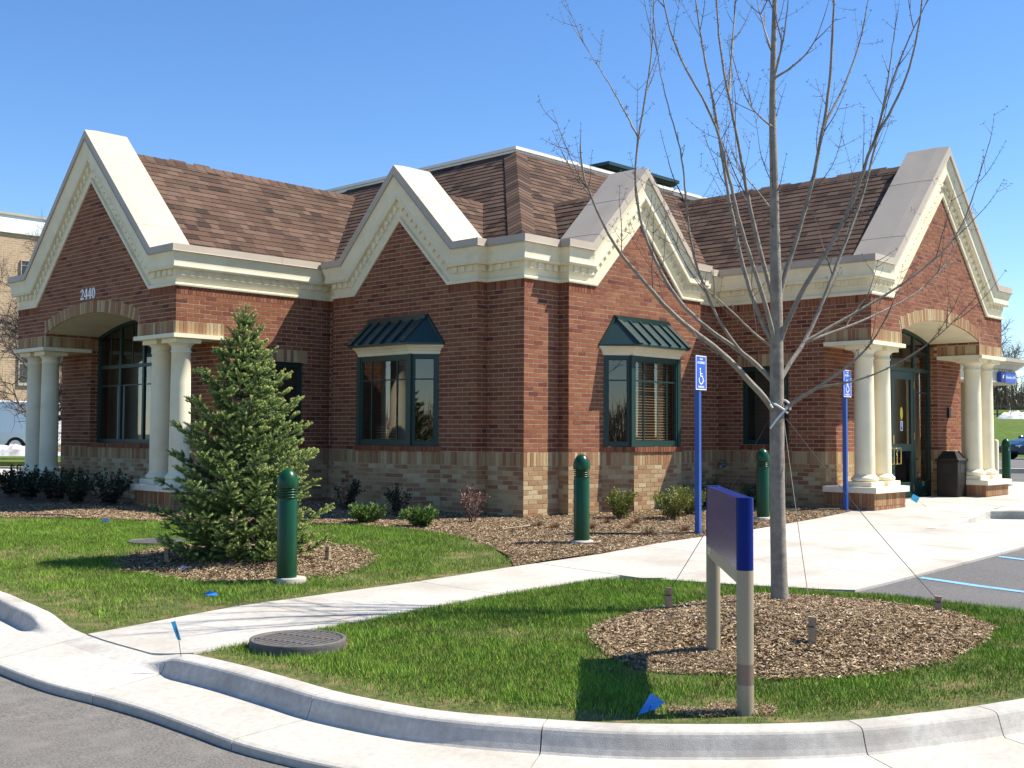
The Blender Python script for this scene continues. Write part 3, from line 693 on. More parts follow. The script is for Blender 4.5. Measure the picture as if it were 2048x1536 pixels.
# entrance on the right wing
g = SIDES['R']; w = g['RW']; WC = g['WC']; ar = g['arr']
f = arch_frame('R', w, ar, .095, -.20, -.14, name='door_frame')
dj = [WC - .95, WC + .95]
for t in dj:
    mb = MB('R'); w.fbox(mb, t - .035, t + .035, .16, ar.zt(t) - .06, -.196, -.144); mb.build('mullion', M_GREEN, f)
mb = MB('R'); w.fbox(mb, WC - .03, WC + .03, 2.46, ar.zt(WC) - .06, -.196, -.144); mb.build('mullion', M_GREEN, f)
mb = MB('R'); w.fbox(mb, WC - AH + .07, WC + AH - .07, 2.39, 2.46, -.194, -.142); mb.build('transom_bar', M_GREEN, f)
cuts = [WC - AH + .07, dj[0], WC, dj[1], WC + AH - .07]
for a, b in zip(cuts[:-1], cuts[1:]): arch_glass('R', w, ar, f, a, b, 2.45)
for a, b in ((cuts[0], dj[0] - .03), (dj[1] + .03, cuts[-1])):
    arch_glass('R', w, ar, f, a, b, .36, 2.40)
    for z in (2.02, 2.75):
        mb = MB('R'); w.fbox(mb, a, b, z - .012, z + .012, -.178, -.160); mb.build('muntin', M_GREEN, f)
    mb = MB('R'); w.fbox(mb, a, b, .16, .36, -.19, -.15); mb.build('kick_panel', M_GREEN, f)
for sg in (-1, 1):
    a, b = (WC + .006, dj[1] - .037) if sg > 0 else (dj[0] + .037, WC - .006); mb = MB('R'); sw = .11; o0, o1 = -.192, -.150
    w.fbox(mb, a, a + sw, .11, 2.385, o0, o1); w.fbox(mb, b - sw, b, .11, 2.385, o0, o1)
    for z0, z1 in ((.11, .36), (.93, 1.06), (2.24, 2.385)): w.fbox(mb, a + sw, b - sw, z0, z1, o0 + .002, o1 - .002)
    dr = mb.build('door', M_GREEN, BANK)
    for z0, z1 in ((.36, .93), (1.06, 2.24)): arch_glass('R', w, ar, dr, a + sw, b - sw, z0, z1, -.172)
    h = a + .055 if sg > 0 else b - .055; q = lambda t, z, o: mp('R', w.p(t, z, o))
    mb = MB(); mb.tube([q(h, .985, -.15), q(h, .985, -.09), q(h + sg * .0, .97, -.085), q(h, .72, -.085), q(h, .70, -.09), q(h, .70, -.15)], .011, 8); mb.tube([q(h + sg * .17, .985, -.15), q(h + sg * .17, .985, -.09), q(h + sg * .17, .70, -.09), q(h + sg * .17, .70, -.15)], .011, 8); mb.tube([q(h, .985, -.09), q(h + sg * .17, .985, -.09)], .011, 8); mb.tube([q(h, .70, -.09), q(h + sg * .17, .70, -.09)], .011, 8); mb.build('handle', M_BRASS, dr)
    mb = MB('R'); w.fbox(mb, h - .02, h + .02, 1.06, 1.22, -.150, -.142); mb.build('lock_plate', M_BRASS, dr)
    for z in (.25, 1.2, 2.15):
        hb = b if sg > 0 else a; mb = MB('R'); w.fbox(mb, hb - .012, hb + .012, z - .06, z + .06, -.151, -.136); mb.build('hinge', M_BRASS, dr)
    if sg > 0:
        mid = (a + b) / 2 - .02; mb = MB('R'); mb.poly([w.p(mid + .055 * math.cos(k * math.pi / 12), 1.62 + .12 * math.sin(k * math.pi / 12), -.168) for k in range(24)]); mb.build('yellow_sticker', M_STICK_Y, dr)
        mb = MB('R'); mb.poly([w.p(mid - .05, 1.30, -.168), w.p(mid + .05, 1.30, -.168), w.p(mid + .05, 1.48, -.168), w.p(mid - .05, 1.48, -.168)]); mb.build('white_sticker', M_WHITE, dr)
        mb = MB('R')
        for (t, z, a_, b_) in ((0, 1.345, .03, .03), (-.008, 1.40, .012, .035), (-.008, 1.447, .014, .014)): mb.poly([w.p(mid + t - a_, z - b_, -.166), w.p(mid + t + a_, z - b_, -.166), w.p(mid + t + a_, z + b_, -.166 + .0004), w.p(mid + t - a_, z + b_, -.166 + .0004)])
        mb.build('blue_symbol', M_STICK_B, dr)
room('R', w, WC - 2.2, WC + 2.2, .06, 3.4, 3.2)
mb = MB('R'); w.fbox(mb, WC + 2.05, WC + 2.13, 1.55, 1.75, .004, .05); mb.build('wall_call_box', M_BLACK, BANK)
mb = MB(); mb.tube([(4.94, -.16, .70), (4.86, -.16, .70), (4.82, -.16, .68), (4.80, -.16, .64)], .022, 8); mb.box(4.90, 4.93, -.20, -.12, .66, .74); mb.tube([(4.85, -.16, .72), (4.85, -.16, .77)], .012, 6); mb.tube([(4.85, -.20, .77), (4.85, -.12, .77)], .016, 6); mb.build('hose_tap', M_GREY, BANK)
# house number, white raised serif figures above the left arch
w = SIDES['L']['WF']
def ribbon(pts, wid):
    L_, R_ = [], []
    for i, (x, y) in enumerate(pts):
        x0, y0 = pts[max(i - 1, 0)]; x1, y1 = pts[min(i + 1, len(pts) - 1)]; l = math.hypot(x1 - x0, y1 - y0) or 1; nx, ny = -(y1 - y0) / l, (x1 - x0) / l
        L_.append((x + nx * wid[i], y + ny * wid[i])); R_.append((x - nx * wid[i], y - ny * wid[i]))
    return [[L_[i], L_[i + 1], R_[i + 1], R_[i]] for i in range(len(pts) - 1)]
two = [(.09, .70), (.13, .83), (.22, .92), (.32, .93), (.42, .86), (.45, .74), (.42, .60), (.33, .44), (.20, .26), (.10, .14)]
FIG = {'2': ribbon(two, [.065, .05, .045, .05, .065, .075, .07, .05, .04, .045]) + [[(.04, .0), (.53, .0), (.55, .20), (.50, .20), (.46, .13), (.04, .13)]],
       '4': [[(.31, 0.05), (.46, .05), (.46, .97), (.31, .97)], [(.0, .24), (.57, .24), (.57, .35), (.0, .35)], [(.0, .33), (.07, .33), (.40, .97), (.31, .97)], [(.24, 0), (.53, 0), (.53, .055), (.24, .055)]],
       '0': []}
for k in range(20):
    a0_, a1_ = 2 * math.pi * k / 20, 2 * math.pi * (k + 1) / 20; e = lambda rx, ry, a: (.27 + rx * math.cos(a), .485 + ry * math.sin(a)); FIG['0'].append([e(.25, .49, a0_), e(.25, .49, a1_), e(.105, .42, a1_), e(.105, .42, a0_)])
for i, ch in enumerate('2440'):
    mb = MB(); sc = .185; t0 = 7.59 - i * .134
    for j, pl in enumerate(FIG[ch]):
        pl = [(t0 - x * sc * 1.22, 3.445 + y * sc) for x, y in pl]; oz = .016 + (.0004 * (j % 7) if ch != '0' else 0); n = len(pl)
        lo = [mb.P(w.p(t, z, .004)) for t, z in pl]; hi = [mb.P(w.p(t, z, oz)) for t, z in pl]; mb.F(hi)
        for k in range(n): mb.F((lo[k], lo[(k + 1) % n], hi[(k + 1) % n], hi[k]))
    mb.build('house_number', M_WHITE, BANK)
# ------------------------------------------------------------------ ground, paving, kerbs
FH = (0.72628, 0.68739); DK = [-400, 0, 6, 10.26, 13, 16, 25, 900]; ZK = [-.22, -.22, -.2, -.13, -.03, 0, .13, .13]
def zf(x, y): return float(np.interp((x - CAM.x) * FH[0] + (y - CAM.y) * FH[1], DK, ZK))
def clamp(v, a=0., b=1.): return max(a, min(b, v))
def sst(v): v = clamp(v); return v * v * (3 - 2 * v)
def xing(y): return min(sst((y + 4.74) / .45), sst((-2.55 - y) / .6))
def zfun(x, y): return zf(x, y) - .055 * sst(1 - (x + 8.3) / 1.5) * xing(y)
def zlow(x, y): return zf(x, y) - .13 * sst((x - 2.66) / 3.7)
M_ASPH = pm('asphalt', (.165, .150, .132), var=.5, scale=75, rough=.92, bump=.6, bscale=260, spec=.2, second=(.24, .22, .195), sscale=5.5, sfac=.5, coords='World')
M_ASPH2 = pm('parking_asphalt', (.135, .128, .122), var=.4, scale=60, rough=.92, bump=.5, bscale=260, spec=.2, second=(.19, .18, .175), sscale=.7, sfac=.5, coords='World')
M_CONC = pm('concrete', (.47, .44, .385), var=.13, scale=24, rough=.9, bump=.25, bscale=150, spec=.2, second=(.33, .285, .23), sscale=1.3, sfac=.6, coords='World', det=8, objvar=.06)
M_KERB = pm('kerb_concrete', (.48, .45, .40), var=.16, scale=26, rough=.9, bump=.28, bscale=190, spec=.2, second=(.30, .27, .235), sscale=2.6, sfac=.6, coords='World', det=8)
M_SOIL = pm('soil', (.115, .082, .055), var=.3, scale=14, rough=1.0, bump=.8, bscale=50, spec=.05, coords='World')
M_LAWN = pm('turf', (.09, .105, .035), var=.4, scale=26, rough=1.0, bump=.8, bscale=90, spec=.05, second=(.26, .19, .10), sscale=5, sfac=.7, coords='World')
M_MULCH = pm('mulch_base', (.15, .10, .065), var=.45, scale=45, rough=1.0, bump=1.0, bscale=90, spec=.05, second=(.28, .20, .13), sscale=22, sfac=.6, coords='World')
M_FIELD = pm('far_grass', (.085, .13, .030), var=.3, scale=3, rough=1.0, spec=.05, second=(.15, .14, .05), sscale=.25, sfac=.4, coords='World')
M_PAINT = pm('blue_paint', (.17, .40, .62), var=.15, scale=30, rough=.7, second=(.15, .17, .19), sscale=16, sfac=.45, coords='World')

def sheet(name, poly, zfn, mat, step=.6, dz=0.0, kind='structure', area=None, parent=None, skirt=0.0):
    bm = bmesh.new(); bm.faces.new([bm.verts.new((x, y, 0)) for x, y in poly])
    xs = [p[0] for p in poly]; ys = [p[1] for p in poly]
    if area is None: area = (min(xs), max(xs), min(ys), max(ys))
    for lo, hi, n in ((max(min(xs), area[0]), min(max(xs), area[1]), (1, 0, 0)), (max(min(ys), area[2]), min(max(ys), area[3]), (0, 1, 0))):
        v = lo + step * .5
        while v < hi:
            bmesh.ops.bisect_plane(bm, geom=bm.verts[:] + bm.edges[:] + bm.faces[:], plane_co=(v * n[0], v * n[1], 0), plane_no=n); v += step
    for v in bm.verts: v.co.z = zfn(v.co.x, v.co.y) + dz
    if skirt:
        be = [e for e in bm.edges if e.is_boundary]; r = bmesh.ops.extrude_edge_only(bm, edges=be)
        for v in r['geom']:
            if isinstance(v, bmesh.types.BMVert): v.co.z -= skirt
    bmesh.ops.recalc_face_normals(bm, faces=bm.faces[:])
    me = bpy.data.meshes.new(name); bm.to_mesh(me); bm.free(); at = me.attributes.new('Col', 'FLOAT_COLOR', 'FACE')
    o = obj(name, me, mat, parent)
    if kind and parent is None: o['kind'] = kind
    return o

def catmull(pts, n=8):
    P = [Vector(p) for p in pts]; P = [P[0] * 2 - P[1]] + P + [P[-1] * 2 - P[-2]]; out = []
    for i in range(1, len(P) - 2):
        for k in range(n):
            t = k / n; a, b, c, d = P[i - 1], P[i], P[i + 1], P[i + 2]
            out.append(.5 * ((2 * b) + (c - a) * t + (2 * a - 5 * b + 4 * c - d) * t * t + (-a + 3 * b - 3 * c + d) * t ** 3))
    out.append(P[-2]); return out

ground = sheet('ground', [(-900, -900), (900, -900), (900, 900), (-900, 900)], lambda x, y: -.75, M_FIELD, step=300)
road = sheet('road', [(-70, -60), (-2.2, -60), (-2.2, -7.5), (-6.5, -6.5), (-6.9, 70), (-70, 70)], zf, M_ASPH, step=2.0, dz=-.190)
terrain = sheet('terrain', [(-6.6, -6.0), (140, -6.0), (140, 140), (-6.6, 140)], zf, M_FIELD, step=3.0, dz=-.165, area=(-7, 60, -7, 60))
KP = [(-7.55, 30), (-7.6, 16), (-7.7, 6), (-7.82, .5), (-7.88, -1.26), (-7.98, -2.1), (-8.06, -2.67), (-8.12, -3.15), (-8.16, -3.6), (-8.16, -4.2), (-8.10, -4.68), (-8.06, -5.2), (-8.06, -5.75), (-8.06, -6.2), (-7.95, -6.8), (-7.70, -7.31), (-7.41, -7.73), (-6.83, -8.28), (-6.22, -8.6), (-5.58, -8.84), (-4.5, -9.18), (-3.2, -9.5), (-2.4, -9.66)]
KPATH = [Vector((p.x, p.y)) for p in catmull([(*p, 0) for p in KP], 8)]
kerb = empty('kerb'); kerb['kind'] = 'structure'
def kerb_out(i):
    a = KPATH[max(i - 1, 0)]; b = KPATH[min(i + 1, len(KPATH) - 1)]; d = (b - a).normalized(); return Vector((d.y, -d.x)) * 1.0
def kerb_piece(i0, i1, prof, name):
    mb = MB(); rings = []
    n = i1 - i0
    for k in range(n + 1):
        i = i0 + k; p = KPATH[i].copy(); o = kerb_out(i)
        if k in (0, n):                                 # 6 mm joint between pieces
            q = KPATH[i + 1] - KPATH[i] if k == 0 else KPATH[i - 1] - KPATH[i]; p += q.normalized() * .0035
        rings.append([(p.x + o.x * u, p.y + o.y * u, z) for u, z in prof(p)])
    mb.loft(rings, closed=True, caps=True, smooth=False); return mb.build(name, M_KERB if name == 'kerb_stone' else M_CONC, kerb)
def kprof(p):
    m = xing(p.y) if p.x < -7.9 else 0.0; zt, zo = zfun(p.x, p.y) + .004, zf(p.x, p.y) - .140; z0 = (1 - m) * (zf(p.x, p.y) - .120) + m * (zt + (zo - zt) * .29); h = zt - z0
    def q(u, f): g = 1 - u / .188; return (u, z0 + h * ((1 - m) * f + m * g))
    return [(0, z0 - .3), q(0, .97), q(.02, 1.0), q(.10, .985), q(.120, .965), q(.134, .92), (q(.143, .84)), q(.150, .70), q(.166, .30), q(.178, .08), (.188, z0 - .001), (.188, z0 - .3)]
def gprof(p):
    m = xing(p.y) if p.x < -7.9 else 0.0; zt, zo = zfun(p.x, p.y) + .004, zf(p.x, p.y) - .140; z0 = (1 - m) * (zf(p.x, p.y) - .120) + m * (zt + (zo - zt) * .29)
    return [(.1885, z0 - .2), (.1885, z0), (.22, z0 * .93 + zo * .07), (.62, zo + .003), (.645, zo - .004), (.652, zo - .012), (.655, zo - .2)]
JI = [0, 24, 40, 61, 79, 102, 120, 138, 148, 160, 176]
JI = [j for j in JI if j < len(KPATH) - 1] + [len(KPATH) - 1]
for a, b in zip(JI[:-1], JI[1:]): kerb_piece(a, b, kprof, 'kerb_stone'); kerb_piece(a, b, gprof, 'gutter')

# lawns, planting bed
BEDLINE = [(p.x, p.y) for p in catmull([(-3.8, -3.43, 0), (-3.15, -2.59, 0), (-2.45, -1.2, 0), (-2.30, .3, 0), (-2.68, 1.17, 0), (-3.62, 2.57, 0), (-4.4, 3.84, 0), (-5.2, 5.16, 0), (-6.1, 7, 0), (-6.8, 9, 0), (-7.0, 14, 0)], 5)]
kb = [(p.x, p.y) for p in KPATH]
LK = [p for p in kb if p[1] > -3.38]
LAWN_L = [(-8.13, -3.40)] + [(-3.85, -3.42)] + BEDLINE[1:] + [(-7.2, 30)] + [p for p in LK if p[1] < 29.5]
NEAR = [(p.x, p.y) for p in catmull([(-8.10, -4.70, 0), (-7.07, -4.60, 0), (-5.28, -4.44, 0), (-4.2, -4.42, 0), (-3.72, -4.52, 0), (-3.38, -5.0, 0), (-3.12, -5.6, 0), (-2.85, -6.2, 0), (-2.72, -6.7, 0), (-2.73, -7.4, 0), (-2.73, -9.52, 0)], 4)]
IK = [p for p in kb if p[1] < -4.72 and p[0] < -2.75]
LAWN_I = NEAR + IK[::-1]
sheet('lawn_ground', LAWN_L, zfun, M_LAWN, .35, area=(-9, -2, -4, 8)); sheet('lawn_ground', LAWN_I, zfun, M_LAWN, .35)
WALKFAR = [(-8.12, -3.40), (-3.8, -3.42), (-2.5, -3.46), (1.1, -3.19), (3.2, -2.93), (4.45, -2.72), (4.86, -2.70)]
BED = [(-3.82, -3.41), (-2.5, -3.46), (1.1, -3.19), (3.2, -2.93), (4.45, -2.72), (5.3, -2.5), (6, 0), (5, 12), (-7.0, 14)] + BEDLINE[::-1][1:-1]
def zbed(x, y): return zf(x, y) + .02 + .02 * math.sin(1.7 * x + .5) * math.sin(1.3 * y)
sheet('mulch_bed', BED, zbed, M_MULCH, .4, dz=-.012, area=(-8, 6, -4, 9))

# sidewalk slabs
walk = empty('sidewalk'); walk['kind'] = 'structure'
def clip_xy(poly, x0, x1, y0, y1):
    for h in ((1, 0, -x0), (-1, 0, x1), (0, 1, -y0), (0, -1, y1)):
        if len(poly) >= 3: poly = clip(poly, *h)
    return poly
WALK = WALKFAR[:2] + [(-3.8, -3.42)] + [p for p in NEAR if -8.2 < p[0] and p[1] > -4.75 and p[0] < -3.72][::-1]
def slabs(poly, xs, ys, zfn, mat=M_CONC, dz=.012):
    for a, b in zip(xs[:-1], xs[1:]):
        for c, d in zip(ys[:-1], ys[1:]):
            q = clip_xy(list(poly), a + .004, b - .004, c + .004, d - .004)
            if len(q) >= 3:
                r = [q[0]]
                for p in q[1:]:
                    if abs(p[0] - r[-1][0]) + abs(p[1] - r[-1][1]) > 1e-4: r.append(p)
                if abs(r[0][0] - r[-1][0]) + abs(r[0][1] - r[-1][1]) < 1e-4: r.pop()
                if len(r) >= 3: sheet('slab', r, zfn, mat, .5, dz=dz, parent=walk, skirt=.10)
far_at = lambda x: np.interp(x, [p[0] for p in WALKFAR], [p[1] for p in WALKFAR])
slabs([(-8.146, -3.40), (-3.5, -3.42), (-3.5, -4.47), (-4.2, -4.43), (-5.28, -4.45), (-7.07, -4.61), (-8.10, -4.71), (-8.16, -4.3), (-8.166, -3.9), (-8.163, -3.65)], [-8.29, -6.75, -5.06, -3.49], [-9, 0], zfun)
PL = [(-3.49, -3.43), (-2.5, -3.46), (1.1, -3.19), (3.2, -2.93), (4.45, -2.72), (4.9, -2.2), (12.5, -2.0), (12.5, -3.2), (6.34, -4.10), (2.66, -4.87), (-3.32, -4.87), (-3.49, -4.7)]
slabs(PL, [-3.49, -1.7, .05, 1.99, 3.9, 5.6, 7.6, 9.9, 12.4], [-9, 0], zf)
PLOW = [(-3.40, -4.87), (2.66, -4.87), (6.34, -4.10), (6.34, -4.2), (7.2, -5.2), (7.9, -6.42), (-2.70, -6.42), (-2.85, -6.2), (-3.12, -5.6)]
slabs(PLOW, [-3.49, -1.7, -.36, .66, 1.99, 3.4, 4.9, 6.4, 8], [-6.42, -4.866] if False else [-6.43, 0], zlow, dz=.010)
# kerb edge of the raised walk at the entrance
mb = MB(); rk = [(2.66, -4.87), (3.6, -4.70), (4.6, -4.49), (5.5, -4.29), (6.15, -4.14), (6.36, -4.14), (6.6, -4.33), (7.0, -4.78), (7.6, -5.6), (8.1, -6.5)]
rings = []
for i, (x, y) in enumerate(rk):
    a, b = Vector(rk[max(i - 1, 0)]), Vector(rk[min(i + 1, len(rk) - 1)]); d_ = (b - a).normalized(); nn = Vector((d_.y, -d_.x)) * -1
    zt, zl = zf(x, y) + .016, zlow(x, y) - .05
    rings.append([(x, y, zl), (x + nn.x * -.002, y + nn.y * -.002, zt - .02), (x + nn.x * .02, y + nn.y * .02, zt), (x + nn.x * .15, y + nn.y * .15, zt + .0008), (x + nn.x * .15, y + nn.y * .15, zl)])
mb.loft(rings); o = mb.build('ramp_kerb', M_KERB); o['kind'] = 'structure'
sheet('raised_walk', [(6.5, -4.2), (7.05, -4.72), (7.7, -5.5), (8.2, -6.4), (16, -6.4), (16, -1.0), (12.4, -1.0), (12.4, -3.0), (6.9, -4.05)], zf, M_CONC, 1.0, dz=.006)
sheet('parking_lot', [(-2.74, -6.425), (7.9, -6.425), (8.3, -6.6), (60, -6.6), (60, -40), (-2.2, -40), (-2.2, -9.9), (-2.73, -9.70)], zlow, M_ASPH2, 1.2, dz=-.012, area=(-3, 30, -16, -6))
for x0, x1 in (((-1.50), (-1.66)), ((.45), (.28))):
    sheet('parking_line', [(x0 - .05, -6.47), (x0 + .05, -6.47), (x0 * .5 + x1 * .5 + .05, -7.0), (x1 + .05, -7.6), (x1 + .05, -11.2), (x1 - .05, -11.2), (x1 - .05, -7.6), (x0 * .5 + x1 * .5 - .05, -7.0)], zlow, M_PAINT, .4, dz=-.007)
# ------------------------------------------------------------------ street furniture
M_BOLL = pm('bollard_green', (.004, .052, .018), var=.12, scale=7, rough=.30, spec=.35, coat=.0)
M_BLUEP = pm('post_blue', (.018, .075, .31), var=.04, scale=4, rough=.35, spec=.5)
M_SIGNB = pm('sign_blue', (.020, .085, .46), var=.03, scale=4, rough=.4)
M_NAVY = pm('sign_navy', (.009, .022, .15), var=.05, scale=3, rough=.25, spec=.07)
M_TANP = pm('sign_tan', (.31, .26, .175), var=.04, scale=3, rough=.4, spec=.35)
M_BROWN = pm('brown_band', (.19, .13, .095), var=.05, rough=.4)
M_BIN = pm('bin_brown', (.016, .011, .008), var=.1, rough=.45)
M_IRON = pm('cast_iron', (.12, .112, .105), var=.25, scale=25, rough=.75, metal=.3, bump=.3, bscale=120, second=(.16, .12, .085), sscale=9, sfac=.4)
M_FLAG = pm('flag_blue', (.03, .25, .80), var=.04, rough=.5)
M_FLAGC = pm('flag_cyan', (.06, .48, .78), var=.04, rough=.5)
M_FLAGW = pm('flag_pale', (.35, .48, .78), var=.08, rough=.5)
M_WIRE = pm('wire', (.09, .07, .06), var=.1, rough=.5, metal=.5)
M_STAKE = pm('stake_wood', (.34, .255, .165), var=.25, scale=20, rough=.9, bump=.4, bscale=60)
M_HOSE = pm('tie_hose', (.72, .72, .70), var=.08, rough=.5)
M_RUBBER = pm('black_hose', (.018, .018, .018), rough=.6)

def text_mesh(s, size, mat, center=True, bold=0.0):
    c = bpy.data.curves.new('lettering', 'FONT'); c.body = s; c.size = size; c.extrude = 0; c.offset = bold
    if center: c.align_x = 'CENTER'
    o = bpy.data.objects.new('lettering_tmp', c); COL.objects.link(o); bpy.context.view_layer.update()
    me = bpy.data.meshes.new_from_object(o.evaluated_get(bpy.context.evaluated_depsgraph_get())); bpy.data.objects.remove(o, do_unlink=True)
    me.name = 'lettering'; me.materials.clear(); me.materials.append(mat); return me

# bollards
_m = MB(); _m.lathe([(.088, -.05), (.090, 0.0), (.090, .70), (.086, .71), (.086, .735)], n=28); BO_BODY = _m.mesh('post'); BO_BODY.materials.append(M_BOLL)
_m = MB(); _m.lathe([(.094, .828), (.096, .84), (.096, .875), (.092, .905), (.078, .945), (.055, .978), (.028, .996), (.006, 1.0)], n=28); BO_DOME = _m.mesh('dome'); BO_DOME.materials.append(M_BOLL)
_m = MB(); _m.lathe([(.068, .73), (.068, .83)], n=20); BO_CORE = _m.mesh('lamp_core'); BO_CORE.materials.append(M_BLACK)
_m = MB(); _m.lathe([(.062, 0.0), (.090, -.006), (.092, .002), (.090, .008), (.062, .011)], n=24); BO_LOUV = _m.mesh('louvre'); BO_LOUV.materials.append(M_BOLL)
_m = MB(); _m.lathe([(.135, -.1), (.135, .022), (.125, .032), (.05, .034)], n=28); BO_FOOT = _m.mesh('footing'); BO_FOOT.materials.append(M_CONC)
for (x, y, lab, foot) in ((-5.888, -2.581, 'dark green domed bollard light in front of the spruce', (.035, -.02)), (-2.005, -2.758, 'dark green domed bollard light in the mulch before the brick corner', (0, 0)),
                    (2.323, -2.486, 'dark green domed bollard light behind the bare tree trunk', (0, 0)), (13.571, -1.754, 'dark green domed bollard light beyond the entrance columns at the right edge', (0, 0))):
    b = empty('bollard', (x, y, zbed(x, y) - .005), 0, lab, 'bollard', 'green bollard lights around the bank')
    obj('post', BO_BODY, None, b); obj('dome', BO_DOME, None, b); obj('lamp_core', BO_CORE, None, b); obj('footing', BO_FOOT, None, b, (foot[0], foot[1], 0))
    for k in range(4): obj('louvre', BO_LOUV, None, b, (0, 0, .742 + k * .0235))

# accessible parking signs
def arc(cx, cy, r, a0, a1, n): return [(cx + r * math.cos(math.radians(a0 + (a1 - a0) * k / n)), cy + r * math.sin(math.radians(a0 + (a1 - a0) * k / n))) for k in range(n + 1)]
def flat(pls, yv, sc, ox, oz, side=None):
    mb = MB()
    for i, pl in enumerate(pls): mb.poly([(ox + x * sc, yv - .0002 * (i % 3), oz + z * sc) for x, z in pl])
    return mb
WHEEL = ribbon(arc(0, 0, .30, 150, 385, 18), [.045] * 19) + [arc(-.13, .78, .085, 0, 345, 16)] + ribbon([(-.13, .66), (-.10, .26), (.20, .26), (.32, -.12), (.44, -.06)], [.055, .055, .05, .05, .045]) + ribbon([(-.12, .44), (.17, .44)], [.04, .04])
def parking_sign(x, y, rz, lab):
    r = empty('parking_sign', (x, y, zbed(x, y) - .02), rz, lab, 'sign', 'accessible parking signs on blue posts')
    mb = MB(); mb.bevbox(-.032, .032, -.032, .032, -.1, 2.17, .006); mb.build('post', M_BLUEP, r)
    mb = MB(); mb.bevbox(-.133, .133, -.046, -.040, 1.775, 2.195, .001); pl = mb.build('plate', M_SIGNB, r)
    mb = MB()
    for a, b, c, d in ((-.133, .133, 1.775, 1.785), (-.133, .133, 2.185, 2.195), (-.133, -.123, 1.785, 2.185), (.123, .133, 1.785, 2.185)): mb.box(a, b, -.0475, -.0462, c, d)
    mb.build('border', M_WHITE, pl)
    flat(WHEEL, -.0475, .17, .0, 1.90).build('wheelchair_symbol', M_WHITE, pl)
    for s, sz, z in (('VAN', .036, 2.143), ('ACCESSIBLE', .036, 2.098), ('PARKING', .036, 1.800)):
        o = obj('lettering', text_mesh(s, sz, M_WHITE, bold=.0012), None, pl, (0, -.0478, z)); o.rotation_euler = (math.pi / 2, 0, 0)
    for z in (1.80, 2.17):
        mb = MB(); mb.lathe([(.008, 0), (.006, .004)], n=8); o = mb.build('bolt', M_GREY, pl, (0, -.0464, z - .004)); o.rotation_euler = (math.pi / 2, 0, 0)
parking_sign(-.198, -3.10, .10, 'blue van accessible parking sign on blue post before the right bay window')
parking_sign(4.528, -2.62, .05, 'blue van accessible parking sign on blue post in front of the entrance columns')

# low directional sign on two posts
p0, p1 = Vector((-5.881, -7.075)), Vector((-6.922, -7.953)); dv = (p1 - p0); LS = dv.length; ang = math.atan2(dv.y, dv.x)
ds = empty('directional_sign', (p0.x, p0.y, zfun(p0.x, p0.y) - .01), ang, 'low navy and tan two-post sign in the grass island', 'sign')
def pill(w_, t_, n=6):
    r = min(w_, t_); P_ = []
    for cx, a0 in (((t_ - r), -90), (-(t_ - r), 90)):
        for k in range(n + 1): a = math.radians(a0 + 180 * k / n); P_.append((cx + r * math.cos(a), r * math.sin(a)))
    return P_
zt, zb, zp = .90 + .18, .535 + .18, .465 + .18
for x0 in (0.0, LS):
    z0 = 0 if x0 == 0 else zfun(p1.x, p1.y) - zfun(p0.x, p0.y)
    P_ = [(x0 + a, b) for a, b in pill(.043, .048)]
    mb = MB(); mb.loft([[(a, b, z) for a, b in P_] for z in (-.2, z0 + .16)], smooth=True); mb.loft([[(a, b, z) for a, b in P_] for z in (z0 + .265, zb - .002)], smooth=True); pst = mb.build('post', M_TANP, ds)
    mb = MB(); mb.loft([[(x0 + (a - x0) * 1.0, b, z) for a, b in P_] for z in (z0 + .16, z0 + .265)], smooth=True); mb.build('brown_band', M_BROWN if x0 else M_TANP, pst)
    mb = MB(); mb.loft([[(a, b, z) for a, b in P_] for z in (zb, zt)], smooth=True); mb.build('post_top', M_NAVY, pst)
mb = MB(); mb.box(.0, LS - .030, -.040, .040, zb + .001, zt - .003); pn = mb.build('panel', M_NAVY, ds)
mb = MB(); mb.box(.0, LS - .030, -.0395, .0395, zp, zb); tb = mb.build('tan_panel', M_TANP, ds)
# two short unreadable white lines near the far post
mb = MB()
for (a, b, z0, z1) in ((.055, .12, zb - .030, zb - .013), (.128, .20, zb - .030, zb - .013), (.055, .085, zb - .052, zb - .035), (.10, .165, zb - .052, zb - .035)): mb.box(a, b, -.0412, -.0400, z0, z1)
for (a, b, z0, z1) in ((.055, .12, zb - .030, zb - .013), (.128, .20, zb - .030, zb - .013), (.055, .085, zb - .052, zb - .035), (.10, .165, zb - .052, zb - .035)): mb.box(a, b, .0400, .0412, z0, z1)
mb.build('small_print', M_TRIM, tb)

# litter bin by the entrance
bn = empty('litter_bin', (9.14, -2.38, zf(9.1, -2.3) + .012), 0, 'dark brown square litter bin with hooded top beside the entrance doors', 'bin')
mb = MB(); mb.bevbox(-.20, .20, -.20, .20, 0.0, .66, .015); mb.build('body', M_BIN, bn)
mb = MB(); mb.bevbox(-.225, .225, -.225, .225, .655, .70, .01); lid = mb.build('lid', M_BIN, bn)
mb = MB(); mb.loft([[(-.19, -.19, .70), (.19, -.19, .70), (.19, .19, .70), (-.19, .19, .70)], [(-.11, -.11, .84), (.11, -.11, .84), (.11, .11, .84), (-.11, .11, .84)]]); mb.build('hood', M_BIN, lid)
for a, rz in ((0, 0), (1, math.pi / 2)):
    mb = MB(); mb.box(-.09, .09, -.2045, -.2015, .44, .60); o = mb.build('opening', M_BLACK, bn); o.rotation_euler = (0, 0, -rz)

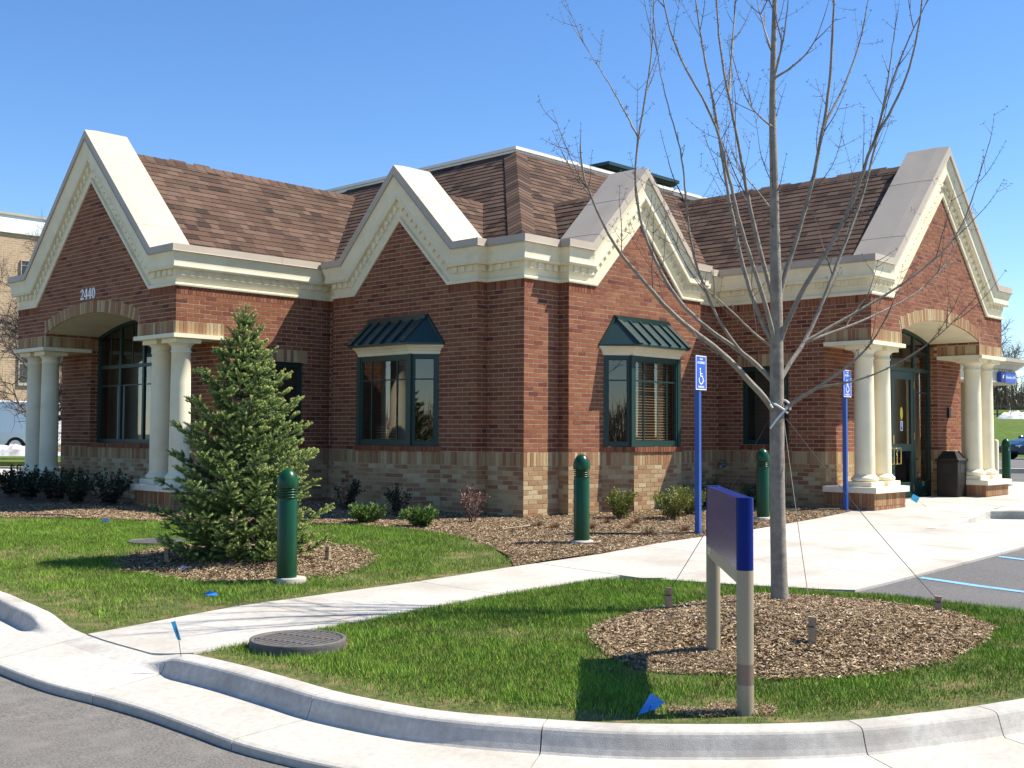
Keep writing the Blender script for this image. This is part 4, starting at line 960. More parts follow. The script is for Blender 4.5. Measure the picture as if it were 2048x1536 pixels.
# drain covers
def drain(x, y, z, r, lab, lift):
    d_ = empty('drain_cover', (x, y, z), .25, lab, 'drain cover', 'round slotted drain covers')
    mb = MB(); mb.lathe([(r * .90, -.15), (r * .90, lift - .012), (r * .92, lift), (r * .99, lift), (r, lift - .008), (r, lift - .03), (r * .985, -.15)], n=40); mb.build('rim', M_IRON, d_)
    mb = MB(); mb.lathe([(r * .905, lift - .09), (r * .905, lift - .088)], n=32); mb.build('pit', M_BLACK, d_)
    n = 11
    for k in range(n):
        yy = -r * .86 + 2 * r * .86 * (k + .5) / n; h = math.sqrt(max(0, (r * .905) ** 2 - yy * yy)); wd = r * .86 / n * .46
        mb = MB(); mb.box(-h, h, yy - wd, yy + wd, lift - .03, lift - .004); mb.build('bar', M_IRON, d_)
    for xx in (-.33 * r, .33 * r):
        mb = MB(); h = math.sqrt((r * .9) ** 2 - xx * xx); mb.box(xx - .016, xx + .016, -h, h, lift - .028, lift - .0035); mb.build('rib', M_IRON, d_)
drain(-7.50, -4.97, zfun(-7.5, -4.97), .31, 'round cast iron slotted drain cover beside the sidewalk near the kerb', .058)
drain(-5.30, .72, zfun(-5.3, .7), .32, 'round cast iron drain cover in the lawn left of the spruce', .02)

# marking flags
def flag(x, y, z, lab, mat, pts, wire=None):
    fl = empty('marking_flag', (x, y, z), 0, lab, 'flag', 'blue utility marking flags')
    mb = MB(); P_ = [Vector(p) for p in pts]; n = (P_[1] - P_[0]).cross(P_[2] - P_[0]).normalized() * .0008
    mid = sum(P_, Vector()) / len(P_) + n * 12
    for i in range(len(P_)): mb.poly([P_[i], P_[(i + 1) % len(P_)], mid])
    mb.build('flag', mat, fl)
    if wire: m2 = MB(); m2.tube(wire, .0022, 5); m2.build('wire', M_WIRE, fl)
rr = lambda a, u: (RV.x * a, RV.y * a, u)
flag(-8.19, -4.72, zfun(-8.1, -4.72), 'upright blue marking flag on a thin wire beside the kerb end', M_FLAGC, [(-.02 + RV.x * -.055, RV.y * -.055, .215), (-.01 + RV.x * -.035, RV.y * -.035, .22), (RV.x * -.005, RV.y * -.005, .10), (RV.x * -.03, RV.y * -.03, .105)], [(0, 0, -.03), (RV.x * -.02, RV.y * -.02, .10), (RV.x * -.05, RV.y * -.05, .22)])
flag(-7.312, -7.615, zfun(-7.3, -7.6), 'blue marking flag bent over in the grass near the signpost foot', M_FLAG, [rr(-.035, .005), rr(.03, .115), rr(.10, .07), rr(.055, .035)], [(0, 0, -.03), rr(.03, .05)])
flag(-6.822, -2.833, zfun(-6.8, -2.8), 'crumpled blue marking flag in the grass left of the front bollard', M_FLAG, [rr(-.05, .02), rr(-.01, .055), rr(.05, .04), (RV.x * .075 - .03, RV.y * .075 - .03, .02)], [(0, 0, -.03), rr(.0, .03)])
flag(6.10, -3.06, zf(6.1, -3.06) + .01, 'cyan marking flag leaning against the brick column pedestal', M_FLAGC, [rr(-.10, .13), rr(-.06, .22), rr(.05, .16), rr(.0, .07)], [rr(.16, 0), rr(.02, .12)])
flag(-4.60, 3.30, zfun(-4.6, 3.3), 'pale blue marking flag at the lawn edge before the left columns', M_FLAGW, [rr(-.06, .02), rr(-.02, .075), rr(.065, .06), rr(.05, .02)], [(0, 0, -.03), rr(0, .03)])
flag(-6.20, -1.35, zfun(-6.2, -1.35) + .01, 'white and blue scrap of flag lying on the spruce mulch', M_FLAGW, [rr(-.03, .01), rr(-.01, .04), rr(.05, .035), rr(.04, .015)])
# stakes, guy wires and tree tie
def stake(x, y, z, h, wd, tilt, lab):
    s_ = empty('stake', (x, y, z), random.uniform(0, 1), lab, 'stake', 'wooden tree stakes')
    mb = MB(); t = tilt; mb.loft([[(-wd, -wd, -.05), (wd, -wd, -.05), (wd, wd, -.05), (-wd, wd, -.05)], [(-wd + t * .6, -wd, h * .62), (wd + t * .6, -wd, h * .6), (wd + t * .6, wd, h * .62), (-wd + t * .6, wd, h * .6)], [(-wd * .86 + t * .66, -wd * .86, h * .66), (wd * .86 + t * .66, -wd * .86, h * .64), (wd * .86 + t * .66, wd * .86, h * .66), (-wd * .86 + t * .66, wd * .86, h * .66)], [(-wd * 1.05 + t, -wd, h), (wd * 1.05 + t, -wd, h * .97), (wd + t, wd, h), (-wd + t, wd, h * 1.02)]]); st_ = mb.build('peg', M_STAKE, s_)
    mb = MB(); mb.tube([(t * .65 + wd * 1.15 * math.cos(k), wd * 1.15 * math.sin(k), h * .65) for k in np.linspace(0, 2 * math.pi, 9)], .004, 5); mb.build('wire_wrap', M_WIRE, s_); return Vector((x + t * .65, y, z + h * .66))
# ------------------------------------------------------------------ planting
M_BARK = pm('bark', (.28, .24, .185), var=.22, scale=22, rough=.9, bump=.5, bscale=70, second=(.13, .11, .09), sscale=8, sfac=.5, coords='World')
M_TWIG = pm('twig', (.115, .083, .066), var=.2, scale=30, rough=.7, coords='World')
M_LEAF = pm('foliage', (1, 1, 1), var=.2, scale=30, rough=.65, attr=True, spec=.3, coords='World')
M_GRASS = pm('grass', (1, 1, 1), var=.15, scale=3, rough=.7, attr=True, spec=.2, coords='World')
M_CHIP = pm('mulch_chips', (1, 1, 1), var=.25, scale=60, rough=.95, attr=True, spec=.1, coords='World')
M_SPBARK = pm('spruce_bark', (.10, .07, .05), var=.3, scale=20, rough=.95)

def pip(x, y, poly):
    x = np.asarray(x); y = np.asarray(y); ins = np.zeros(x.shape, bool); n = len(poly)
    for i in range(n):
        x0, y0 = poly[i]; x1, y1 = poly[(i + 1) % n]
        if y0 == y1: continue
        c = ((y0 > y) != (y1 > y)) & (x < (x1 - x0) * (y - y0) / (y1 - y0) + x0); ins ^= c
    return ins
def zf_np(x, y): return np.interp((x - CAM.x) * FH[0] + (y - CAM.y) * FH[1], DK, ZK)
def sst_np(v): v = np.clip(v, 0, 1); return v * v * (3 - 2 * v)
def zfun_np(x, y): return zf_np(x, y) - .055 * sst_np(1 - (x + 8.3) / 1.5) * np.minimum(sst_np((y + 4.74) / .45), sst_np((-2.55 - y) / .6))
def vnoise(x, y, s, seed=0):
    r = np.random.default_rng(seed).random((64, 64)); u, v = x / s, y / s; i, j = np.floor(u).astype(int), np.floor(v).astype(int); fu, fv = sst_np(u - i), sst_np(v - j)
    g_ = lambda a, b: r[a % 64, b % 64]
    return (g_(i, j) * (1 - fu) + g_(i + 1, j) * fu) * (1 - fv) + (g_(i, j + 1) * (1 - fu) + g_(i + 1, j + 1) * fu) * fv

def smooth_loop(pts, n=5):
    P_ = [Vector((*p, 0)) for p in pts]; out = []; m = len(P_)
    for i in range(m):
        a, b, c, d = P_[i - 1], P_[i], P_[(i + 1) % m], P_[(i + 2) % m]
        for k in range(n):
            t = k / n; v = .5 * ((2 * b) + (c - a) * t + (2 * a - 5 * b + 4 * c - d) * t * t + (-a + 3 * b - 3 * c + d) * t ** 3); out.append((v.x, v.y))
    return out
MOUND = smooth_loop([(-5.85, -6.14), (-6.28, -6.72), (-6.30, -7.1), (-6.08, -7.60), (-5.70, -7.94), (-4.95, -8.12), (-3.95, -8.0), (-3.42, -7.65), (-3.2, -7.0), (-3.32, -6.45), (-3.62, -5.98), (-4.4, -5.86), (-5.25, -5.86)])
RING = smooth_loop([(-6.55, -.67), (-6.60, -1.40), (-6.32, -2.15), (-5.95, -2.50), (-5.29, -2.58), (-4.43, -2.11), (-4.02, -1.2), (-4.15, -.45), (-4.9, .2), (-5.86, .07)])
def polar(poly):
    cx, cy = np.mean([p[0] for p in poly]), np.mean([p[1] for p in poly]); a = np.array([math.atan2(p[1] - cy, p[0] - cx) for p in poly]); r = np.array([math.hypot(p[0] - cx, p[1] - cy) for p in poly]); o = np.argsort(a); a, r = a[o], r[o]
    a = np.concatenate((a - 2 * math.pi, a, a + 2 * math.pi)); r = np.concatenate((r, r, r))
    return cx, cy, lambda x, y: np.hypot(x - cx, y - cy) / np.interp(np.arctan2(y - cy, x - cx), a, r)
def ragged(poly, amp, seed):
    rg = random.Random(seed); cx, cy = sum(p[0] for p in poly) / len(poly), sum(p[1] for p in poly) / len(poly); out = []; v = 0.0
    for x, y in poly: v = .55 * v + rg.gauss(0, amp); out.append((cx + (x - cx) * (1 + v), cy + (y - cy) * (1 + v)))
    return out
MOUND = ragged(MOUND, .011, 4); RING = ragged(RING, .02, 5)
MCX, MCY, MR = polar(MOUND); RCX, RCY, RR = polar(RING)
def zmound(x, y): return zfun_np(x, y) + .015 + .115 * sst_np(1 - MR(x, y)) ** .8
def zring(x, y): return zfun_np(x, y) + .005 + .05 * sst_np(1 - RR(x, y))
def patch(name, poly, cx, cy, zfn, mat):
    mb = MB(); n = len(poly); prev = None; rings = []
    for f in (1.0, .9, .75, .55, .35, .15): rings.append([(cx + (p[0] - cx) * f, cy + (p[1] - cy) * f) for p in poly])
    ids = [[mb.P((x, y, float(zfn(x, y)) - .012)) for x, y in r] for r in rings]
    for a, b in zip(ids[:-1], ids[1:]):
        for k in range(n): mb.F((a[k], a[(k + 1) % n], b[(k + 1) % n], b[k]), None, True)
    mb.F(ids[-1]); o = mb.build(name, mat); o['kind'] = 'structure'; return o
patch('tree_mulch', MOUND, MCX, MCY, zmound, M_MULCH); patch('spruce_mulch', RING, RCX, RCY, zring, M_MULCH)

# --- grass blades
def sample(poly, dens, box=None):
    xs = [p[0] for p in poly]; ys = [p[1] for p in poly]; b = box or (min(xs), max(xs), min(ys), max(ys)); n = int((b[1] - b[0]) * (b[3] - b[2]) * dens)
    x = RNG.uniform(b[0], b[1], n); y = RNG.uniform(b[2], b[3], n); k = pip(x, y, poly); return x[k], y[k]
def grass(name, poly, dens, box, label, hgt):
    x, y = sample(poly, dens, box); nz_ = vnoise(x, y, .16, 31) * .14 - .02; keep = (MR(x, y) > 1 - nz_) & (RR(x, y) > 1 - nz_)
    for cx, cy, r in ((-7.50, -4.97, .33), (-5.30, .72, .30), (-6.92, -7.95, .045), (-5.888, -2.581, .10)): keep &= np.hypot(x - cx, y - cy) > r
    edge = vnoise(x, y, .22, 3) * .5 + vnoise(x, y, .07, 4) * .5
    # worn, thin turf: along the walk and kerb, by the sign feet, in random patches
    thin = np.clip(.34 - np.abs(y + 3.42), 0, .34) / .34 * (x > -8.4) * (x < -3.6) * (y > -3.5) * 1.15
    thin = np.maximum(thin, np.clip(.42 - np.hypot((x + 7.0) * .9, y + 7.85), 0, .42) / .42 * 1.1); thin = np.maximum(thin, np.clip(.55 - np.hypot(x + 6.35, y + 7.0), 0, .55) / .55)
    big = vnoise(x, y, .9, 9) * .6 + vnoise(x, y, .35, 10) * .4; thin = np.maximum(thin, np.clip((big - .55) * 2.4, 0, .7))
    KX = np.array([[p.x, p.y] for p in KPATH[::2]])
    kd = np.full(x.shape, 9.0)
    for a in KX: kd = np.minimum(kd, np.hypot(x - a[0], y - a[1]))
    thin = np.maximum(thin, np.clip(.30 - kd, 0, .30) / .30 * 1.05); thin = np.maximum(thin, np.clip(1.10 - MR(x, y), 0, .1) / .1 * .5)
    keep &= RNG.random(x.shape) > thin * (.55 + edge * .6)
    x, y, thin, edge, big = x[keep], y[keep], thin[keep], edge[keep], big[keep]; n = len(x)
    h = RNG.uniform(.55, 1.25, n) * hgt * (1 - .35 * thin) * (.8 + .4 * edge); w_ = RNG.uniform(.0016, .0032, n); a = RNG.uniform(0, 2 * math.pi, n); ln = RNG.uniform(.1, .8, n) * h; la = RNG.uniform(0, 2 * math.pi, n)
    z = zfun_np(x, y) - .004; V = np.zeros((n, 3, 3)); ca, sa = np.cos(a) * w_, np.sin(a) * w_
    V[:, 0] = np.stack((x - ca, y - sa, z), 1); V[:, 1] = np.stack((x + ca, y + sa, z), 1); V[:, 2] = np.stack((x + np.cos(la) * ln, y + np.sin(la) * ln, z + h), 1)
    c = np.zeros((n, 3)); t = RNG.random(n)[:, None]; g1, g2, g3 = np.array((.095, .195, .018)), np.array((.19, .315, .032)), np.array((.34, .40, .08)); c = g1 * (1 - t) + g2 * t
    m = RNG.random(n) < .12; c[m] = g3; c *= (.62 + .75 * edge)[:, None]
    dry = RNG.random(n) < (.06 + .70 * thin); dt = RNG.random(n)[:, None]; dc = np.array((.34, .26, .12)) * (1 - dt) + np.array((.22, .15, .07)) * dt; c[dry] = dc[dry]
    # dry thatch blades lie flat
    V[dry, 2, 2] = z[dry] + h[dry] * .35
    me = np_mesh(name, V.reshape(-1, 3), 3, np.arange(n * 3), c); o = obj(name, me, M_GRASS); tag(o, label, 'grass', None, 'stuff'); return n
n1 = grass('grass', LAWN_I, 12000, None, 'bright green mown grass on the kerbed island in front', .038)
n2 = grass('grass', LAWN_L, 7000, (-8.4, -2.2, -3.5, 5.4), 'bright green mown grass of the lawn in front of the left wing', .040)

# --- mulch chips
def chips(name, poly, dens, zfn, label, box=None, lm=1.0, avoid=()):
    x, y = sample(poly, dens, box)
    if avoid:
        k = np.ones(x.shape, bool)
        for (a, b, r) in avoid: k &= np.hypot(x - a, y - b) > r
        x, y = x[k], y[k]
    n = len(x); z = zfn(x, y); L_ = RNG.uniform(.008, .034, n) * lm; W_ = RNG.uniform(.0025, .0065, n) * lm; a = RNG.uniform(0, 2 * math.pi, n); ti = RNG.normal(0, .28, n); ro = RNG.normal(0, .5, n)
    d_ = np.stack((np.cos(a) * np.cos(ti), np.sin(a) * np.cos(ti), np.sin(ti)), 1); s_ = np.stack((-np.sin(a) * np.cos(ro), np.cos(a) * np.cos(ro), np.sin(ro)), 1)
    c0 = np.stack((x, y, z + RNG.uniform(-.002, .016, n)), 1); bend = np.array((0, 0, 1.0)) * (RNG.uniform(-.004, .006, n))[:, None]
    V = np.stack((c0 - d_ * L_[:, None] - s_ * W_[:, None], c0 + s_ * -W_[:, None] + bend, c0 + d_ * L_[:, None] - s_ * W_[:, None] * .5, c0 + d_ * L_[:, None] + s_ * W_[:, None] * .5, c0 + s_ * W_[:, None] + bend, c0 - d_ * L_[:, None] + s_ * W_[:, None]), 1)
    base = np.arange(n)[:, None] * 6; idx = np.concatenate((base + np.array([0, 1, 4, 5]), base + np.array([1, 2, 3, 4])), 1).reshape(-1)
    pal = np.array([(.29, .20, .115), (.19, .13, .075), (.40, .30, .19), (.125, .085, .05), (.55, .45, .32), (.24, .165, .095), (.07, .047, .03)]); c = pal[RNG.choice(7, n, p=[.24, .2, .17, .13, .08, .13, .05])] * RNG.uniform(.85, 1.35, (n, 1))
    me = np_mesh(name, V.reshape(-1, 3), 4, idx, np.repeat(c, 2, 0)); return tag(obj(name, me, M_CHIP), label, 'mulch', None, 'stuff')
MOUND2 = [(MCX + (x - MCX) * 1.06, MCY + (y - MCY) * 1.06) for x, y in MOUND]
chips('wood_chips', MOUND2, 11000, lambda x, y: np.where(MR(x, y) < 1, zmound(x, y) - .002, zfun_np(x, y) + .004), 'coarse brown wood chips mounded round the bare tree', lm=.8)
chips('wood_chips', RING, 6000, lambda x, y: zring(x, y) - .002, 'brown wood chips in the ring under the spruce', lm=.8)
zbed_np = lambda x, y: zf_np(x, y) + .02 + .02 * np.sin(1.7 * x + .5) * np.sin(1.3 * y) - .01
chips('wood_chips', BED, 4200, zbed_np, 'brown wood chips in the planting bed along the brick walls', box=(-5.4, 5.0, -3.6, 7), lm=.8)
# bare trampled dirt beside the sign
for pts, lab in (([(-7.18, -7.68), (-7.14, -7.86), (-6.97, -7.95), (-6.86, -8.08), (-6.72, -8.0), (-6.80, -7.86), (-6.86, -7.74), (-7.02, -7.74), (-7.08, -7.62)], 'pale crumbled soil at the foot of the front signpost'), ([(-6.45, -6.85), (-6.5, -7.05), (-6.35, -7.3), (-6.1, -7.45), (-5.9, -7.3), (-5.85, -7.05), (-6.1, -6.85)], 'pale crumbled soil at the foot of the rear signpost')):
    chips('soil_crumbs', smooth_loop(pts, 4), 26000, lambda x, y: np.maximum(zfun_np(x, y), np.where(MR(x, y) < 1, zmound(x, y), -9)) + .004, lab, lm=.42)

# --- leafless maple in the island
LIMBS = {
 'trunk': [(-3.96,-6.42,-0.07),(-3.97,-6.41,0.7),(-3.97,-6.41,1.37),(-3.97,-6.41,1.88),(-3.97,-6.41,2.28),(-3.97,-6.4,2.76),(-3.98,-6.4,3.28),(-3.98,-6.39,3.76),(-3.98,-6.4,4.25),(-3.97,-6.41,4.7),(-3.96,-6.42,5.31),(-3.96,-6.41,6.01)],
 'a': [(-3.98,-6.4,2.24),(-3.93,-6.34,2.33),(-3.94,-6.26,2.63),(-3.94,-6.18,2.91),(-3.94,-6.12,3.18),(-3.93,-6.06,3.48),(-3.93,-6.0,3.89),(-3.93,-5.95,4.05),(-3.93,-5.89,4.19),(-3.93,-5.83,4.49),(-3.9,-5.81,4.87),(-3.88,-5.78,5.41)],
 'a2': [(-3.92,-5.96,4.03),(-3.65,-5.81,4.37),(-3.45,-5.71,4.83),(-3.27,-5.61,5.38),(-3.09,-5.53,5.87)],
 'b': [(-3.98,-6.39,1.96),(-4.05,-6.41,2.05),(-4.09,-6.42,2.2),(-4.18,-6.38,2.38),(-4.25,-6.35,2.57),(-4.32,-6.33,2.74),(-4.38,-6.31,2.92),(-4.43,-6.3,3.07),(-4.48,-6.28,3.27),(-4.53,-6.27,3.47),(-4.58,-6.26,3.67),(-4.69,-6.18,3.83),(-4.81,-6.1,4.01),(-4.89,-6.06,4.15),(-4.94,-6.04,4.39),(-4.98,-6.03,4.51),(-5.03,-6.01,4.85)],
 'c': [(-3.99,-6.39,1.88),(-4.07,-6.26,2.12),(-4.08,-6.22,2.35),(-4.1,-6.17,2.6),(-4.12,-6.13,2.83),(-4.14,-6.09,3.05),(-4.15,-6.05,3.29),(-4.16,-6.02,3.53),(-4.16,-5.99,3.76),(-4.19,-5.95,4.08),(-4.23,-5.88,4.36),(-4.26,-5.83,4.68),(-4.26,-5.81,5.06)],
 'd': [(-3.98,-6.39,1.35),(-4.07,-6.39,1.46),(-4.17,-6.36,1.57),(-4.27,-6.31,1.65),(-4.36,-6.27,1.74),(-4.43,-6.26,1.81),(-4.53,-6.2,1.9),(-4.64,-6.14,1.96),(-4.76,-6.06,2.04),(-4.87,-6.0,2.15),(-4.97,-5.93,2.28),(-5.06,-5.89,2.42),(-5.12,-5.87,2.45),(-5.2,-5.82,2.52),(-5.29,-5.78,2.65),(-5.37,-5.74,2.83),(-5.42,-5.72,2.93),(-5.48,-5.71,3.06),(-5.53,-5.69,3.16),(-5.57,-5.7,3.27),(-5.58,-5.73,3.33)],
 'e': [(-3.98,-6.39,1.64),(-3.99,-6.31,1.77),(-4.03,-6.2,1.82),(-4.07,-6.1,1.92),(-4.18,-5.93,2.02),(-4.25,-5.81,2.15),(-4.31,-5.7,2.28),(-4.35,-5.61,2.44),(-4.37,-5.54,2.59),(-4.39,-5.48,2.72),(-4.42,-5.41,2.92),(-4.42,-5.37,3.08),(-4.41,-5.33,3.26),(-4.39,-5.32,3.46),(-4.36,-5.31,3.71),(-4.3,-5.34,3.87),(-4.24,-5.37,4.23),(-4.18,-5.39,4.56),(-4.17,-5.36,4.83),(-4.15,-5.34,5.1)],
 'e2': [(-4.36,-5.31,3.71),(-4.27,-5.09,4.04),(-4.2,-4.92,4.24),(-4.17,-4.74,4.52),(-4.16,-4.55,4.75),(-4.11,-4.41,4.92)],
 'f': [(-4.06,-6.13,1.88),(-4.16,-6.08,1.95),(-4.24,-6.04,2.11),(-4.29,-6.01,2.26),(-4.35,-5.98,2.38),(-4.4,-5.95,2.51),(-4.46,-5.93,2.66),(-4.5,-5.91,2.89),(-4.51,-5.92,3.13),(-4.53,-5.93,3.3),(-4.57,-5.92,3.49),(-4.6,-5.91,3.56),(-4.68,-5.85,3.8),(-4.73,-5.82,4.02),(-4.76,-5.82,4.19),(-4.78,-5.82,4.39)],
 'g': [(-3.98,-6.4,1.88),(-4.18,-6.39,1.94),(-4.33,-6.39,2.0),(-4.45,-6.4,2.08),(-4.58,-6.39,2.15),(-4.71,-6.37,2.2),(-4.84,-6.36,2.26),(-4.96,-6.34,2.32),(-5.07,-6.34,2.4),(-5.19,-6.32,2.51),(-5.26,-6.35,2.59)],
 'h': [(-3.96,-6.42,2.22),(-3.93,-6.43,2.4),(-3.88,-6.47,2.61),(-3.81,-6.53,2.84),(-3.75,-6.58,3.07),(-3.72,-6.61,3.29),(-3.69,-6.62,3.43),(-3.66,-6.65,3.65),(-3.62,-6.68,3.85),(-3.59,-6.7,4.03),(-3.58,-6.7,4.33),(-3.56,-6.71,4.64),(-3.55,-6.72,5.07),(-3.52,-6.73,5.48)],
 'h2': [(-3.66,-6.65,3.65),(-3.45,-6.7,3.94),(-3.31,-6.74,4.17),(-3.19,-6.75,4.45),(-3.08,-6.78,4.73),(-2.99,-6.77,5.14)],
 'i': [(-3.96,-6.42,1.88),(-3.99,-6.48,2.13),(-3.94,-6.61,2.33),(-3.89,-6.73,2.53),(-3.86,-6.82,2.66),(-3.83,-6.92,2.86),(-3.8,-7.01,3.04),(-3.8,-7.07,3.2),(-3.81,-7.11,3.37),(-3.82,-7.15,3.51),(-3.76,-7.26,3.6),(-3.72,-7.35,3.79),(-3.7,-7.42,3.99),(-3.7,-7.47,4.16),(-3.71,-7.51,4.44),(-3.72,-7.54,4.7)],
 'i2': [(-3.82,-7.15,3.51),(-3.84,-7.2,3.76),(-3.78,-7.32,4.01),(-3.71,-7.45,4.27),(-3.69,-7.52,4.45),(-3.65,-7.62,4.66)],
 'j': [(-3.96,-6.42,1.58),(-3.86,-6.4,1.7),(-3.76,-6.41,1.8),(-3.64,-6.46,1.93),(-3.55,-6.47,2.02),(-3.45,-6.52,2.25),(-3.37,-6.53,2.4),(-3.26,-6.57,2.67),(-3.16,-6.62,2.88),(-3.04,-6.68,3.15),(-2.96,-6.69,3.32),(-2.89,-6.71,3.59),(-2.81,-6.74,3.9),(-2.69,-6.8,4.3),(-2.64,-6.8,4.71)],
 'k': [(-3.96,-6.41,1.33),(-4.0,-6.52,1.43),(-3.96,-6.65,1.51),(-3.93,-6.78,1.59),(-3.96,-6.84,1.64),(-3.91,-6.97,1.71),(-3.85,-7.12,1.81),(-3.81,-7.23,1.98),(-3.83,-7.29,2.16)],
 'l': [(-3.93,-6.78,1.59),(-4.01,-6.94,1.6),(-4.07,-7.07,1.59),(-4.06,-7.24,1.63),(-4.06,-7.38,1.67),(-3.95,-7.65,1.85),(-3.91,-7.84,2.01),(-3.97,-7.9,2.09)],
 'm': [(-3.6,-6.46,1.96),(-3.36,-6.65,2.16),(-3.14,-6.84,2.29),(-2.93,-7.02,2.45),(-2.77,-7.15,2.64),(-2.67,-7.22,2.74),(-2.57,-7.29,2.85),(-2.51,-7.32,2.95),(-2.45,-7.35,3.11),(-2.37,-7.39,3.34),(-2.32,-7.42,3.53),(-2.27,-7.44,3.65)],
 'n': [(-3.6,-6.46,1.96),(-3.27,-6.57,2.06),(-2.93,-6.74,2.2),(-2.66,-6.86,2.33),(-2.4,-6.99,2.48),(-2.2,-7.04,2.65),(-2.07,-7.04,2.79),(-1.96,-7.02,2.94),(-1.79,-7.07,3.14)],
 'o': [(-3.97,-6.4,2.98),(-3.91,-6.23,3.2),(-3.89,-6.07,3.37),(-3.85,-5.95,3.45)],
 'p': [(-3.97,-6.41,4.13),(-4.05,-6.52,4.17),(-4.11,-6.59,4.33),(-4.17,-6.65,4.54),(-4.24,-6.7,4.78)],
 'q': [(-3.98,-6.4,4.25),(-3.81,-6.22,4.5),(-3.69,-6.08,4.74),(-3.56,-5.97,5.06)],
 'r': [(-3.97,-6.41,3.6),(-4.2,-6.45,3.65),(-4.41,-6.45,3.69),(-4.58,-6.46,3.74),(-4.7,-6.51,3.93)],
 's': [(-3.96,-6.41,3.99),(-4.01,-6.61,4.04),(-4.04,-6.75,4.12),(-4.08,-6.87,4.24),(-4.15,-6.94,4.39)],
}
TB = Vector((-3.963, -6.415, 0)); tb_z = float(zmound(np.float64(TB.x), np.float64(TB.y))) - .03
maple = empty('bare_tree', (TB.x, TB.y, tb_z), 0, 'young leafless maple with grey trunk and upswept branches on the island', 'tree'); ORG = Vector((TB.x, TB.y, tb_z))
def resample(pts, step):
    P_ = catmull(pts, 5); out = [P_[0]]; acc = 0
    for a, b in zip(P_[:-1], P_[1:]):
        acc += (b - a).length
        if acc >= step: out.append(b); acc = 0
    if (out[-1] - P_[-1]).length > 1e-4: out.append(P_[-1])
    return out
TWM = MB(); BUD = MB()
def bud(p, d, s=1.0):
    d = d.normalized(); x = d.orthogonal().normalized(); y = d.cross(x); m = p + d * .004 * s; t = p + d * .012 * s; r = .0034 * s
    ids = [BUD.P(m + x * r), BUD.P(m + y * r), BUD.P(m - x * r), BUD.P(m - y * r)]; a, b = BUD.P(p), BUD.P(t)
    for k in range(4): BUD.F((ids[k], ids[(k + 1) % 4], b)); BUD.F((ids[(k + 1) % 4], ids[k], a))
def twig(p, d, L, r, depth=0):
    n = max(3, int(L / .05)); pts = [p]; d = d.normalized(); q = p.copy()
    for k in range(n):
        d = (d + Vector((random.gauss(0, .05), random.gauss(0, .05), .08 + random.gauss(0, .04)))).normalized(); q = q + d * (L / n); pts.append(q.copy())
        if k > 0 and random.random() < .75:
            sd = d.cross(Vector((random.gauss(0, 1), random.gauss(0, 1), random.gauss(0, 1)))).normalized()
            for sg in (-1, 1):
                if depth < 2 and random.random() < (.15 if depth == 0 else .05): twig(q, d * .7 + sd * sg, L * random.uniform(.25, .5), r * .6, depth + 1)
                else:
                    e = q + (d * .5 + sd * sg).normalized() * random.uniform(.006, .022); TWM.tube([q, e], [.0013, .0011], 3, caps=False); bud(e, d * .5 + sd * sg, random.uniform(.7, 1.0))
    TWM.tube(pts, [r * (1 - .72 * k / n) for k in range(n + 1)], 4, caps=False); bud(pts[-1], d, 1.2)
R0 = dict(trunk=.066, a=.021, a2=.011, b=.020, c=.020, d=.027, e=.021, e2=.009, f=.013, g=.011, h=.022, h2=.011, i=.022, i2=.010, j=.021, k=.019, l=.010, m=.015, n=.013, o=.008, p=.011, q=.010, r=.009, s=.010)
BUILT = []
